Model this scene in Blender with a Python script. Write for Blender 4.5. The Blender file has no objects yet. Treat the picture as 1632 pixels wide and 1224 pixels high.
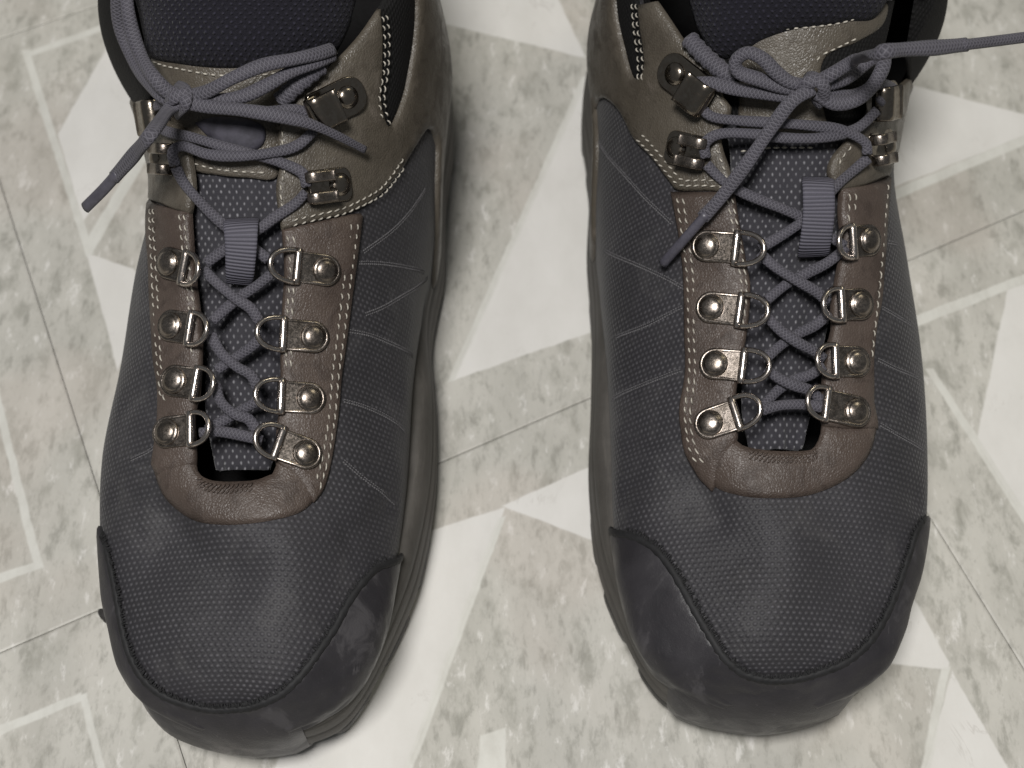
import bpy, bmesh, math, random
import numpy as np
from mathutils import Vector, Matrix, noise as mnoise
from mathutils.bvhtree import BVHTree
from mathutils.geometry import delaunay_2d_cdt

random.seed(7)
sc = bpy.context.scene
col = sc.collection

# ------------------------------------------------------------------ camera
PW, PH, FPX = 1632., 1224., 2400.
TILT = math.radians(30.0)
DIST, ZC = .47, .05
CAM = np.array([0, -DIST * math.sin(TILT), ZC + DIST * math.cos(TILT)])
CR = np.array([1., 0, 0])
CU = np.array([0, math.cos(TILT), math.sin(TILT)])
CF = np.array([0, math.sin(TILT), -math.cos(TILT)])
cd = bpy.data.cameras.new('camera')
cam = bpy.data.objects.new('camera', cd)
col.objects.link(cam)
cam.location = CAM
cam.rotation_euler = (TILT, 0, 0)
cd.sensor_width = 36
cd.lens = 36 * FPX / PW
cd.dof.use_dof = True
cd.dof.focus_distance = .425
cd.dof.aperture_fstop = 15
cd.clip_start = .01
cd.clip_end = 50
sc.camera = cam

# ------------------------------------------------------------------ light
w = bpy.data.worlds.new('World')
sc.world = w
w.use_nodes = True
bg = w.node_tree.nodes['Background']
bg.inputs[0].default_value = (.93, .97, 1.0, 1)
bg.inputs[1].default_value = .13


def area(name, loc, target, size, power, color):
    l = bpy.data.lights.new(name, 'AREA')
    l.shape = 'DISK'
    l.size = size
    l.energy = power
    l.color = color
    o = bpy.data.objects.new(name, l)
    col.objects.link(o)
    o.location = loc
    o.rotation_euler = (Vector(target) - Vector(loc)).to_track_quat('-Z', 'Y').to_euler()
    return o


area('ceiling_lamp', (-.13, -.36, 1.25), (0, .03, .03), .30, 17.5, (1, .98, .955))
area('warm_fill', (1.2, .9, 1.7), (0, .05, .03), .5, 4.2, (1, .92, .68))  # added warm fill that yellows the floor towards the right

sc.view_settings.view_transform = 'Standard'
sc.view_settings.look = 'None'
sc.view_settings.exposure = 0
sc.view_settings.gamma = 1
sc.render.engine = 'CYCLES'
sc.cycles.max_bounces = 6
try:
    sc.cycles.use_denoising = True
except Exception:
    pass


def ray(px, py):
    d = CF + CR * (px - PW / 2) / FPX + CU * (PH / 2 - py) / FPX
    return d / np.linalg.norm(d)


def on_z(px, py, z):
    d = ray(px, py)
    return CAM + d * ((z - CAM[2]) / d[2])


# ------------------------------------------------------------------ objects
def finish(name, me, mat, parent=None, smooth=True):
    o = bpy.data.objects.new(name, me)
    col.objects.link(o)
    if mat:
        me.materials.append(mat)
    if smooth:
        me.polygons.foreach_set('use_smooth', [True] * len(me.polygons))
    if parent:
        o.parent = parent
    return o


def mesh_obj(name, V, Fc, mat, parent=None, uv=None, smooth=True, org=None):
    V = np.asarray(V, float)
    if org is not None:
        V = V - org
    me = bpy.data.meshes.new(name)
    me.from_pydata(V.tolist(), [], [tuple(int(i) for i in f) for f in Fc])
    if uv is not None:
        l = me.uv_layers.new(name='UVMap')
        vi = np.zeros(len(me.loops), int)
        me.loops.foreach_get('vertex_index', vi)
        l.data.foreach_set('uv', np.asarray(uv, float)[vi].ravel())
    me.update()
    return finish(name, me, mat, parent, smooth)


def tag(o, label=None, cat=None, group=None, kind=None):
    for k, val in (('label', label), ('category', cat), ('group', group), ('kind', kind)):
        if val:
            o[k] = val
    return o


class MB:
    """collects pieces of geometry for one mesh"""
    def __init__(s):
        s.V, s.F, s.U = [], [], []

    def add(s, V, Fc, U=None):
        b = len(s.V)
        V = [tuple(v) for v in V]
        s.V += V
        s.F += [tuple(int(i) + b for i in f) for f in Fc]
        s.U += [tuple(u) for u in U] if U is not None else [(0, 0)] * len(V)

    def build(s, name, mat, parent=None, org=None, smooth=True):
        return mesh_obj(name, s.V, s.F, mat, parent, s.U, smooth, org)


# ------------------------------------------------------------------ curves
def crom(P, n=None, step=None, closed=False):
    """Catmull-Rom through rows of P, resampled evenly"""
    P = np.asarray(P, float)
    m = len(P)
    out = []
    segs = m if closed else m - 1
    for i in range(segs):
        g = (lambda k: P[k % m]) if closed else (lambda k: 2 * P[0] - P[1] if k < 0 else (2 * P[-1] - P[-2] if k >= m else P[k]))
        p0, p1, p2, p3 = g(i - 1), g(i), g(i + 1), g(i + 2)
        for t in np.linspace(0, 1, 12, endpoint=False):
            out.append(.5 * (2 * p1 + (p2 - p0) * t + (2 * p0 - 5 * p1 + 4 * p2 - p3) * t * t + (3 * p1 - p0 - 3 * p2 + p3) * t ** 3))
    out.append(P[0] if closed else P[-1])
    out = np.array(out)
    L = np.r_[0, np.cumsum(np.linalg.norm(np.diff(out, axis=0), axis=1))]
    if n is None:
        n = max(3, int(round(L[-1] / step)) + 1)
    t = np.linspace(0, L[-1], n)
    R = np.stack([np.interp(t, L, out[:, k]) for k in range(P.shape[1])], -1)
    return R[:-1] if closed else R


def lin(P, step):
    P = np.asarray(P, float)
    L = np.r_[0, np.cumsum(np.linalg.norm(np.diff(P, axis=0), axis=1))]
    n = max(2, int(round(L[-1] / step)) + 1)
    t = np.linspace(0, L[-1], n)
    return np.stack([np.interp(t, L, P[:, k]) for k in range(P.shape[1])], -1)


def unit(v):
    v = np.asarray(v, float)
    return v / (np.linalg.norm(v, axis=-1, keepdims=True) + 1e-12)


def tube(mb, P, a, b=None, up=(0, -.5, .86), nseg=10, closed=False, cap=True, prof=None, side=None):
    """sweep an ellipse (half width a, half height b; floats or arrays) along P"""
    P = np.asarray(P, float)
    n = len(P)
    if b is None:
        b = a
    a = np.broadcast_to(np.asarray(a, float), (n,))
    b = np.broadcast_to(np.asarray(b, float), (n,))
    up = np.broadcast_to(np.asarray(up, float), (n, 3))
    if closed:
        T = unit(np.roll(P, -1, 0) - np.roll(P, 1, 0))
    else:
        T = unit(np.gradient(P, axis=0))
    S = unit(np.cross(T, up)) if side is None else unit(np.asarray(side) - T * (T @ np.asarray(side))[:, None])
    # keep the frame from flipping
    for i in range(1, n):
        if S[i] @ S[i - 1] < 0:
            S[i] = -S[i]
    Nn = unit(np.cross(S, T))
    ang = np.linspace(0, 2 * math.pi, nseg, endpoint=False)
    L = np.r_[0, np.cumsum(np.linalg.norm(np.diff(P, axis=0), axis=1))]
    V, U = [], []
    for i in range(n):
        for k, q in enumerate(ang):
            c, s_ = math.cos(q), math.sin(q)
            if prof == 'flat':
                c = math.copysign(abs(c) ** .6, c)
                s_ = math.copysign(abs(s_) ** .6, s_)
            V.append(P[i] + S[i] * a[i] * c + Nn[i] * b[i] * s_)
            U.append((L[i], k / nseg))
    Fc = []
    for i in range(n if closed else n - 1):
        j = (i + 1) % n
        for k in range(nseg):
            k2 = (k + 1) % nseg
            Fc.append((i * nseg + k, i * nseg + k2, j * nseg + k2, j * nseg + k))
    if cap and not closed:
        Fc.append(tuple(range(nseg))[::-1])
        Fc.append(tuple((n - 1) * nseg + k for k in range(nseg)))
    mb.add(V, Fc, U)


def in_poly(pts, poly):
    x, y = pts[:, 0], pts[:, 1]
    r = np.zeros(len(pts), bool)
    x1, y1 = poly[-1]
    for x2, y2 in poly:
        c = ((y1 > y) != (y2 > y)) & (x < (x2 - x1) * (y - y1) / (y2 - y1 + 1e-15) + x1)
        r ^= c
        x1, y1 = x2, y2
    return r


def dist_poly(pts, poly, closed=True):
    A = poly
    B = np.roll(poly, -1, 0)
    if not closed:
        A, B = A[:-1], B[:-1]
    d = np.full(len(pts), 1e9)
    for a, b in zip(A, B):
        ab = b - a
        t = np.clip(((pts - a) @ ab) / (ab @ ab + 1e-18), 0, 1)
        d = np.minimum(d, np.linalg.norm(pts - a - t[:, None] * ab, axis=1))
    return d


# ------------------------------------------------------------------ materials
class NT:
    def __init__(s, name):
        s.m = bpy.data.materials.new(name)
        s.m.use_nodes = True
        s.t = s.m.node_tree
        s.b = s.t.nodes['Principled BSDF']

    def n(s, typ, **kw):
        nd = s.t.nodes.new('ShaderNode' + typ)
        for k, val in kw.items():
            setattr(nd, k, val)
        return nd

    def put(s, sock, val):
        if isinstance(val, bpy.types.NodeSocket):
            s.t.links.new(val, sock)
        elif val is not None:
            sock.default_value = val

    def math(s, op, a, b=None, c=None, clamp=False):
        nd = s.n('Math', operation=op, use_clamp=clamp)
        for i, q in enumerate((a, b, c)):
            s.put(nd.inputs[i], q)
        return nd.outputs[0]

    def vmath(s, op, a, b=None, out=0):
        nd = s.n('VectorMath', operation=op)
        s.put(nd.inputs[0], a)
        s.put(nd.inputs[1], b)
        return nd.outputs[out]

    def mix(s, fac, a, b):
        nd = s.n('Mix', data_type='RGBA')
        s.put(nd.inputs[0], fac)
        s.put(nd.inputs[6], a)
        s.put(nd.inputs[7], b)
        return nd.outputs[2]

    def noise(s, vec, scale, detail=3, rough=.5, out=0, dist=0):
        nd = s.n('TexNoise')
        s.put(nd.inputs['Vector'], vec)
        nd.inputs['Scale'].default_value = scale
        nd.inputs['Detail'].default_value = detail
        nd.inputs['Roughness'].default_value = rough
        nd.inputs['Distortion'].default_value = dist
        return nd.outputs[out]

    def ramp(s, fac, lo, hi, a=0., b=1., smooth=True):
        nd = s.n('MapRange', interpolation_type='SMOOTHSTEP' if smooth else 'LINEAR')
        s.put(nd.inputs[0], fac)
        for i, q in enumerate((lo, hi, a, b)):
            nd.inputs[i + 1].default_value = q
        return nd.outputs[0]

    def coord(s, kind='Object'):
        return s.n('TexCoord').outputs[kind]

    def bump(s, h, strength=.5, dist=.0005, normal=None):
        nd = s.n('Bump')
        nd.inputs['Strength'].default_value = strength
        nd.inputs['Distance'].default_value = dist
        s.put(nd.inputs['Height'], h)
        if normal is not None:
            s.put(nd.inputs['Normal'], normal)
        return nd.outputs[0]

    def out(s, color=None, rough=None, normal=None, metal=None, spec=None, sheen=None, coat=None):
        for k, val in (('Base Color', color), ('Roughness', rough), ('Normal', normal), ('Metallic', metal),
                       ('Specular IOR Level', spec), ('Sheen Weight', sheen), ('Coat Weight', coat)):
            if val is not None:
                s.put(s.b.inputs[k], val)
        return s.m


def rgb(r, g, b):
    return (r, g, b, 1)


def dots(t, uvsock, pu, pv, r0, r1, ru=1.0, rv=1.0):
    """staggered dot lattice on a metric uv; 1 on a dot, 0 between"""
    sep = t.n('SeparateXYZ')
    t.put(sep.inputs[0], uvsock)
    a = t.math('DIVIDE', sep.outputs[0], pu)
    b = t.math('DIVIDE', sep.outputs[1], pv)
    row = t.math('FLOOR', b)
    odd = t.math('MODULO', t.math('ABSOLUTE', row), 2.0)
    a2 = t.math('ADD', a, t.math('MULTIPLY', odd, .5))
    fa = t.math('MULTIPLY', t.math('SUBTRACT', t.math('FRACT', a2), .5), pu * 1000 / ru)
    fb = t.math('MULTIPLY', t.math('SUBTRACT', t.math('FRACT', b), .5), pv * 1000 / rv)
    d = t.math('SQRT', t.math('ADD', t.math('MULTIPLY', fa, fa), t.math('MULTIPLY', fb, fb)))
    return t.ramp(d, r0, r1, 1., 0.)


def mat_fabric():
    t = NT('ballistic_mesh')
    uv = t.coord('UV')
    ob = t.coord('Object')
    wob = t.vmath('SCALE', t.noise(ob, 160, 2, .5, 1), None)
    wob.node.inputs['Scale'].default_value = .0005
    d = dots(t, t.vmath('ADD', uv, wob), .00180, .00158, .05, .80, 1.0, .95)
    big = t.noise(ob, 22, 3, .6)
    fine = t.noise(ob, 2600, 2, .6)
    amt = t.math('MULTIPLY', d, t.math('MULTIPLY', t.ramp(t.noise(ob, 420, 2, .6), .3, .72, .30, 1.), t.ramp(t.noise(ob, 32, 3, .6), .35, .65, .5, 1.)))
    base = t.mix(t.ramp(big, .3, .7), rgb(.0182, .0174, .0200), rgb(.0258, .0245, .0284))
    c = t.mix(t.math('MULTIPLY', amt, .85), base, rgb(.086, .0825, .092))
    c = t.mix(t.math('MULTIPLY', t.ramp(fine, .62, .8), .2), c, rgb(.10, .10, .11))
    dust = t.ramp(t.noise(ob, 48, 6, .72, dist=.5), .50, .72)
    c = t.mix(t.math('MULTIPLY', dust, .13), c, rgb(.16, .155, .15))
    h = t.math('ADD', t.math('MULTIPLY', d, 1.), t.math('MULTIPLY', fine, .35))
    return t.out(c, .60, t.bump(h, .6, .0004), spec=.34, sheen=.06)


def mat_knit(name, lo, hi, pu, pv, hl=.7, bump=.6, ru=.8, rv=1.25, r1=.62, fuzz=.15, sheen=.2):
    t = NT(name)
    uv = t.coord('UV')
    ob = t.coord('Object')
    wob = t.vmath('SCALE', t.noise(ob, 220, 2, .5, 1), None)
    wob.node.inputs['Scale'].default_value = .0010
    d = dots(t, t.vmath('ADD', uv, wob), pu, pv, .06, r1, ru, rv)
    amt = t.math('MULTIPLY', d, t.ramp(t.noise(ob, 500, 2, .6), .3, .7, .3, 1.))
    c = t.mix(t.math('MULTIPLY', amt, hl), lo, hi)
    fz = t.noise(ob, 1800, 3, .7)
    c = t.mix(t.math('MULTIPLY', t.ramp(fz, .6, .8), fuzz), c, hi)
    h = t.math('ADD', d, t.math('MULTIPLY', fz, .4 + fuzz))
    return t.out(c, .8, t.bump(h, bump, .0006), spec=.25, sheen=sheen)


def mat_leather(name, c0, c1, c2, rough=.46):
    t = NT(name)
    ob = t.coord('Object')
    big = t.noise(ob, 45, 4, .6)
    grain = t.noise(ob, 1500, 3, .6)
    vor = t.n('TexVoronoi', feature='DISTANCE_TO_EDGE')
    t.put(vor.inputs['Vector'], ob)
    vor.inputs['Scale'].default_value = 1100
    crease = t.noise(ob, 130, 4, .65, dist=.8)
    c = t.mix(t.ramp(big, .3, .7), c0, c1)
    c = t.mix(t.math('MULTIPLY', t.ramp(crease, .50, .66), .65), c, c2)
    c = t.mix(t.math('MULTIPLY', t.ramp(grain, .6, .8), .18), c, rgb(.20, .17, .145))
    scuff = t.noise(ob, 75, 6, .75, dist=1.2)
    c = t.mix(t.math('MULTIPLY', t.ramp(scuff, .56, .72), .30), c, rgb(.17, .145, .125))
    h = t.math('ADD', t.math('MULTIPLY', crease, 2.4), t.math('ADD', t.math('MULTIPLY', grain, .35), t.math('MULTIPLY', t.ramp(vor.outputs[0], 0, .25), .30)))
    r = t.ramp(crease, .3, .7, rough - .08, rough + .12)
    return t.out(c, r, t.bump(h, .42, .0006), spec=.42)


def mat_rubber(name, c0, c1, scuff, rough=.55, scale=60):
    t = NT(name)
    ob = t.coord('Object')
    big = t.noise(ob, scale, 4, .6, dist=.6)
    fine = t.noise(ob, 1600, 3, .7)
    smear = t.noise(ob, 38, 5, .68, dist=1.4)
    c = t.mix(t.ramp(big, .32, .7), c0, c1)
    c = t.mix(t.math('MULTIPLY', t.ramp(smear, .54, .66), .36), c, scuff)
    c = t.mix(t.math('MULTIPLY', t.ramp(fine, .58, .8), .22), c, scuff)
    r = t.ramp(smear, .35, .7, rough - .12, rough + .15)
    scr = t.n('Mapping')
    scr.inputs['Rotation'].default_value = (.3, .2, .7)
    scr.inputs['Scale'].default_value = (500, 40, 200)
    t.put(scr.inputs[0], ob)
    sl = t.noise(scr.outputs[0], 1., 3, .6)
    c = t.mix(t.math('MULTIPLY', t.ramp(sl, .66, .74), .35), c, scuff)
    h = t.math('ADD', t.math('MULTIPLY', fine, .6), t.math('MULTIPLY', big, 1.6))
    return t.out(c, r, t.bump(h, .35, .0005), spec=.36)


def mat_midsole():
    t = NT('midsole_foam')
    ob = t.coord('Object')
    sep = t.n('SeparateXYZ')
    t.put(sep.inputs[0], ob)
    big = t.noise(ob, 55, 4, .65)
    fine = t.noise(ob, 1200, 3, .7)
    st = t.n('Mapping')
    st.inputs['Scale'].default_value = (60, 60, 900)
    t.put(st.inputs[0], ob)
    streak = t.noise(st.outputs[0], 1.0, 4, .7)
    c = t.mix(t.ramp(big, .3, .7), rgb(.056, .052, .047), rgb(.082, .076, .069))
    c = t.mix(t.math('MULTIPLY', t.ramp(streak, .5, .75), .4), c, rgb(.13, .12, .107))
    c = t.mix(t.math('MULTIPLY', t.ramp(fine, .6, .8), .25), c, rgb(.18, .165, .145))
    return t.out(c, .62, t.bump(t.math('ADD', fine, streak), .35, .0004), spec=.35)


def mat_lace():
    t = NT('braided_lace')
    uv = t.coord('UV')
    ob = t.coord('Object')
    sep = t.n('SeparateXYZ')
    t.put(sep.inputs[0], uv)
    # diagonal braid: two crossing families of ribs
    a = t.math('MULTIPLY', sep.outputs[0], 2 * math.pi / .00115)
    b = t.math('MULTIPLY', sep.outputs[1], 2 * math.pi * 6)
    s1 = t.math('SINE', t.math('ADD', a, b))
    s2 = t.math('SINE', t.math('SUBTRACT', a, b))
    rib = t.ramp(t.math('MAXIMUM', s1, s2), -.3, 1.0)
    big = t.noise(ob, 90, 3, .6)
    fz = t.noise(ob, 2400, 2, .6)
    c = t.mix(t.ramp(big, .3, .7), rgb(.034, .032, .041), rgb(.049, .046, .058))
    c = t.mix(t.math('MULTIPLY', rib, .55), c, rgb(.108, .103, .122))
    c = t.mix(t.math('MULTIPLY', t.ramp(fz, .6, .8), .2), c, rgb(.16, .155, .18))
    return t.out(c, .62, t.bump(t.math('ADD', rib, t.math('MULTIPLY', fz, .4)), .6, .0004), spec=.36, sheen=.06)


def mat_webbing():
    t = NT('ribbed_webbing')
    uv = t.coord('UV')
    ob = t.coord('Object')
    sep = t.n('SeparateXYZ')
    t.put(sep.inputs[0], uv)
    rib = t.math('SINE', t.math('MULTIPLY', sep.outputs[0], 2 * math.pi / .00105))
    fz = t.noise(ob, 2000, 3, .7)
    c = t.mix(t.ramp(rib, -1, 1), rgb(.055, .053, .068), rgb(.098, .094, .118))
    c = t.mix(t.math('MULTIPLY', t.ramp(fz, .55, .8), .3), c, rgb(.17, .165, .20))
    return t.out(c, .65, t.bump(t.math('ADD', rib, fz), .5, .0003), spec=.35)


def mat_metal():
    t = NT('worn_nickel')
    ob = t.coord('Object')
    big = t.noise(ob, 260, 4, .65)
    sc_ = t.noise(ob, 1400, 3, .7, dist=1.)
    c = t.mix(t.ramp(big, .3, .7), rgb(.30, .262, .232), rgb(.15, .128, .108))
    r = t.ramp(sc_, .3, .75, .20, .44)
    return t.out(c, r, t.bump(sc_, .18, .0002), metal=1.)


def mat_bright_metal():
    t = NT('highlight_nickel')  # base colour lightened to stand in for bright highlights on bars and rings
    ob = t.coord('Object')
    k = t.noise(ob, 900, 4, .7, dist=.8)
    c = t.mix(t.ramp(k, .35, .7), rgb(.56, .51, .475), rgb(.30, .262, .23))
    return t.out(c, t.ramp(k, .3, .75, .16, .36), t.bump(k, .12, .0002), metal=1.)


def mat_dark_metal():
    t = NT('tarnished_hook_metal')
    ob = t.coord('Object')
    k = t.noise(ob, 700, 4, .65)
    c = t.mix(t.ramp(k, .3, .7), rgb(.26, .23, .195), rgb(.17, .145, .12))
    return t.out(c, t.ramp(k, .3, .75, .14, .32), t.bump(k, .12, .0002), metal=1.)


def mat_plain(name, c, rough=.6, var=.35, scale=400, spec=.4):
    t = NT(name)
    ob = t.coord('Object')
    k = t.noise(ob, scale, 4, .65)
    a = rgb(*[q * (1 - var) for q in c])
    b = rgb(*[min(1, q * (1 + var)) for q in c])
    return t.out(t.mix(t.ramp(k, .3, .7), a, b), rough, t.bump(k, .3, .0003), spec=spec)


# ------------------------------------------------------------------ floor
def fl(px, py):
    return on_z(px, py, 0.)[:2]


WHITE = [  # outlines of the printed white marble pieces
    [(178, 62), (262, 40), (262, 190), (132, 352), (92, 214)],
    [(138, 404), (212, 428), (240, 470), (188, 590)],
    [(640, -60), (862, -60), (934, 92), (716, 40), (640, 18)],
    [(934, 118), (990, 118), (990, 512), (957, 524), (722, 606)],
    [(560, 888), (688, 846), (806, 804), (796, 832), (650, 1226), (600, 1330), (400, 1330)],
    [(800, 806), (944, 742), (1010, 715), (1010, 884), (952, 864)],
    [(1380, 120), (1444, 134), (1640, 184), (1640, 214), (1420, 300), (1380, 300)],
    [(1606, 462), (1720, 420), (1720, 960), (1638, 836), (1556, 704)],
    [(1456, 952), (1416, 1058), (1510, 1068), (1512, 1056)],
    [(1512, 1062), (1608, 1226), (1680, 1350), (1440, 1350), (1474, 1226)],
]
PALE = [  # narrow pale border strips
    [(34, 86), (188, 30), (190, 40), (44, 92)],
    [(34, 80), (46, 78), (150, 404), (138, 410)],
    [(136, 384), (240, 212), (250, 226), (142, 412)],
    [(-30, 560), (-18, 556), (68, 902), (54, 906)],
    [(-30, 924), (66, 892), (70, 904), (-30, 940)],
    [(-30, 1168), (128, 1104), (134, 1116), (-30, 1184)],
    [(126, 1108), (137, 1104), (172, 1240), (160, 1244)],
    [(928, 122), (940, 122), (726, 604), (712, 610)],
    [(792, 826), (806, 822), (668, 1200), (640, 1270), (630, 1262)],
    [(766, 1172), (806, 1160), (806, 1260), (756, 1260)],
    [(1424, 302), (1640, 212), (1640, 228), (1424, 320)],
    [(1452, 506), (1640, 434), (1640, 450), (1452, 524)],
    [(1474, 588), (1488, 588), (1640, 822), (1640, 848)],
    [(1500, 1064), (1514, 1062), (1482, 1230), (1466, 1230)],
]


def mat_floor():
    t = NT('printed_vinyl_tile')
    geo = t.n('NewGeometry')
    pos = geo.outputs['Position']
    # slightly uneven print edge
    wob = t.vmath('SUBTRACT', t.noise(pos, 90, 3, .6, 1), (.5, .5, .5))
    ws = t.vmath('SCALE', wob)
    ws.node.inputs['Scale'].default_value = .0014
    p = t.vmath('ADD', pos, ws)

    def union(polys):
        acc = None
        for poly in polys:
            q = np.array([fl(*a) for a in poly]) * 1000.
            c0 = q.mean(0)
            dmin = None
            for a, b in zip(q, np.roll(q, -1, 0)):
                e = (b - a) / np.linalg.norm(b - a)
                n = np.array([-e[1], e[0]])
                if n @ (c0 - a) < 0:
                    n = -n
                dd = t.math('ADD', t.vmath('DOT_PRODUCT', p, (n[0] * 1000, n[1] * 1000, 0), 1), float(-(n @ a)))
                dmin = dd if dmin is None else t.math('MINIMUM', dmin, dd)
            acc = dmin if acc is None else t.math('MAXIMUM', acc, dmin)
        return acc

    wm = t.math('MULTIPLY', t.ramp(union(WHITE), -.5, .5), t.ramp(t.noise(pos, 55, 5, .65), .2, .5, .86, 1.))
    pm = t.ramp(union(PALE), -.45, .5)
    # stone: soft mottling with short upright strokes
    def stroked(rot, sx, sy):
        mp = t.n('Mapping')
        mp.inputs['Rotation'].default_value = (0, 0, rot)
        mp.inputs['Scale'].default_value = (sx, sy, 1)
        t.put(mp.inputs[0], pos)
        return mp.outputs[0]
    m = stroked(.25, 1.5, .75)
    m2 = stroked(-.2, 1.7, .7)
    big = t.noise(m, 24, 5, .6)
    mid = t.noise(m, 80, 6, .66, dist=.15)
    mid2 = t.noise(m2, 115, 6, .66, dist=.2)
    sm = t.noise(m2, 330, 4, .7)
    spk = t.noise(pos, 900, 3, .7)
    grey = t.mix(t.ramp(big, .32, .68), rgb(.405, .394, .356), rgb(.492, .478, .436))
    grey = t.mix(t.math('MULTIPLY', t.ramp(mid, .48, .68), .62), grey, rgb(.25, .245, .212))
    grey = t.mix(t.math('MULTIPLY', t.ramp(mid2, .52, .68), .62), grey, rgb(.225, .22, .192))
    grey = t.mix(t.math('MULTIPLY', t.ramp(mid2, .44, .30), .65), grey, rgb(.68, .665, .635))
    grey = t.mix(t.math('MULTIPLY', t.ramp(sm, .54, .72), .45), grey, rgb(.26, .25, .225))
    pink = t.noise(pos, 14, 2, .5)
    grey = t.mix(t.math('MULTIPLY', t.ramp(pink, .48, .64), .24), grey, rgb(.46, .395, .345))
    white = t.mix(t.ramp(big, .3, .7), rgb(.575, .562, .532), rgb(.635, .622, .595))
    vein = t.math('ABSOLUTE', t.math('SUBTRACT', t.noise(m, 26, 5, .7, dist=1.6), .5))
    veinm = t.math('MULTIPLY', t.ramp(vein, 0., .022, 1., 0.), t.ramp(t.noise(pos, 38, 2, .5), .54, .66))
    white = t.mix(t.math('MULTIPLY', veinm, .45), white, rgb(.42, .40, .37))
    white = t.mix(t.math('MULTIPLY', t.ramp(sm, .66, .82), .25), white, rgb(.5, .48, .45))
    pale = t.mix(t.ramp(mid, .35, .7), rgb(.575, .57, .53), rgb(.50, .492, .452))
    c = t.mix(wm, grey, white)
    c = t.mix(t.math('MULTIPLY', pm, t.math('SUBTRACT', 1.0, t.math('MULTIPLY', wm, .35))), c, pale)
    c = t.mix(t.math('MULTIPLY', t.ramp(spk, .64, .82), .10), c, rgb(.22, .2, .18))
    h = t.math('ADD', t.math('MULTIPLY', sm, .7), t.math('MULTIPLY', spk, .25))
    r = t.ramp(mid, .3, .7, .42, .6)
    return t.out(c, r, t.bump(h, .18, .0004), spec=.32)


def build_floor():
    sub = mat_plain('dark_joint', (.20, .19, .17), .8)
    g = .9
    fo = mesh_obj('floor', [(-g, -g, -.003), (g, -g, -.003), (g, g, -.003), (-g, g, -.003)], [(0, 1, 2, 3)], sub, smooth=False)
    tag(fo, 'grey and white marble patterned vinyl tile floor', 'floor', kind='structure')
    vm = mat_floor()
    a0, a1 = fl(0, 1040), fl(1632, 335)
    b0, b1 = fl(0, 290), fl(140, 730)
    c0 = fl(1480, 820)
    e1 = (a1 - a0) / np.linalg.norm(a1 - a0)
    e2 = (b0 - b1) / np.linalg.norm(b0 - b1)
    M = np.array([e1, e2]).T
    # origin where the long joint and the left cross joint meet
    k = np.linalg.solve(np.array([e1, -e2]).T, b0 - a0)
    o = a0 + e1 * k[0]
    s = np.linalg.solve(M, c0 - o)[0]
    gp = .00013
    for i in range(-2, 3):
        for j in range(-2, 3):
            bm = bmesh.new()
            lo, hi = gp, s - gp
            be = .0007
            ring = [(lo, lo), (hi, lo), (hi, hi), (lo, hi)]
            rin = [(lo + be, lo + be), (hi - be, lo + be), (hi - be, hi - be), (lo + be, hi - be)]
            f = lambda q, z: bm.verts.new(tuple(o + M @ (np.array(q) + (i * s, j * s))) + (z,))
            v0 = [f(q, -.0026) for q in ring]
            v1 = [f(q, -.00030) for q in ring]
            v2 = [f(q, 0.) for q in rin]
            for k_ in range(4):
                k2 = (k_ + 1) % 4
                bm.faces.new((v0[k_], v0[k2], v1[k2], v1[k_]))
                bm.faces.new((v1[k_], v1[k2], v2[k2], v2[k_]))
            bm.faces.new(v2)
            bmesh.ops.recalc_face_normals(bm, faces=bm.faces)
            me = bpy.data.meshes.new('tile')
            bm.to_mesh(me)
            bm.free()
            finish('tile', me, vm, fo, smooth=False)


build_floor()

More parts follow.
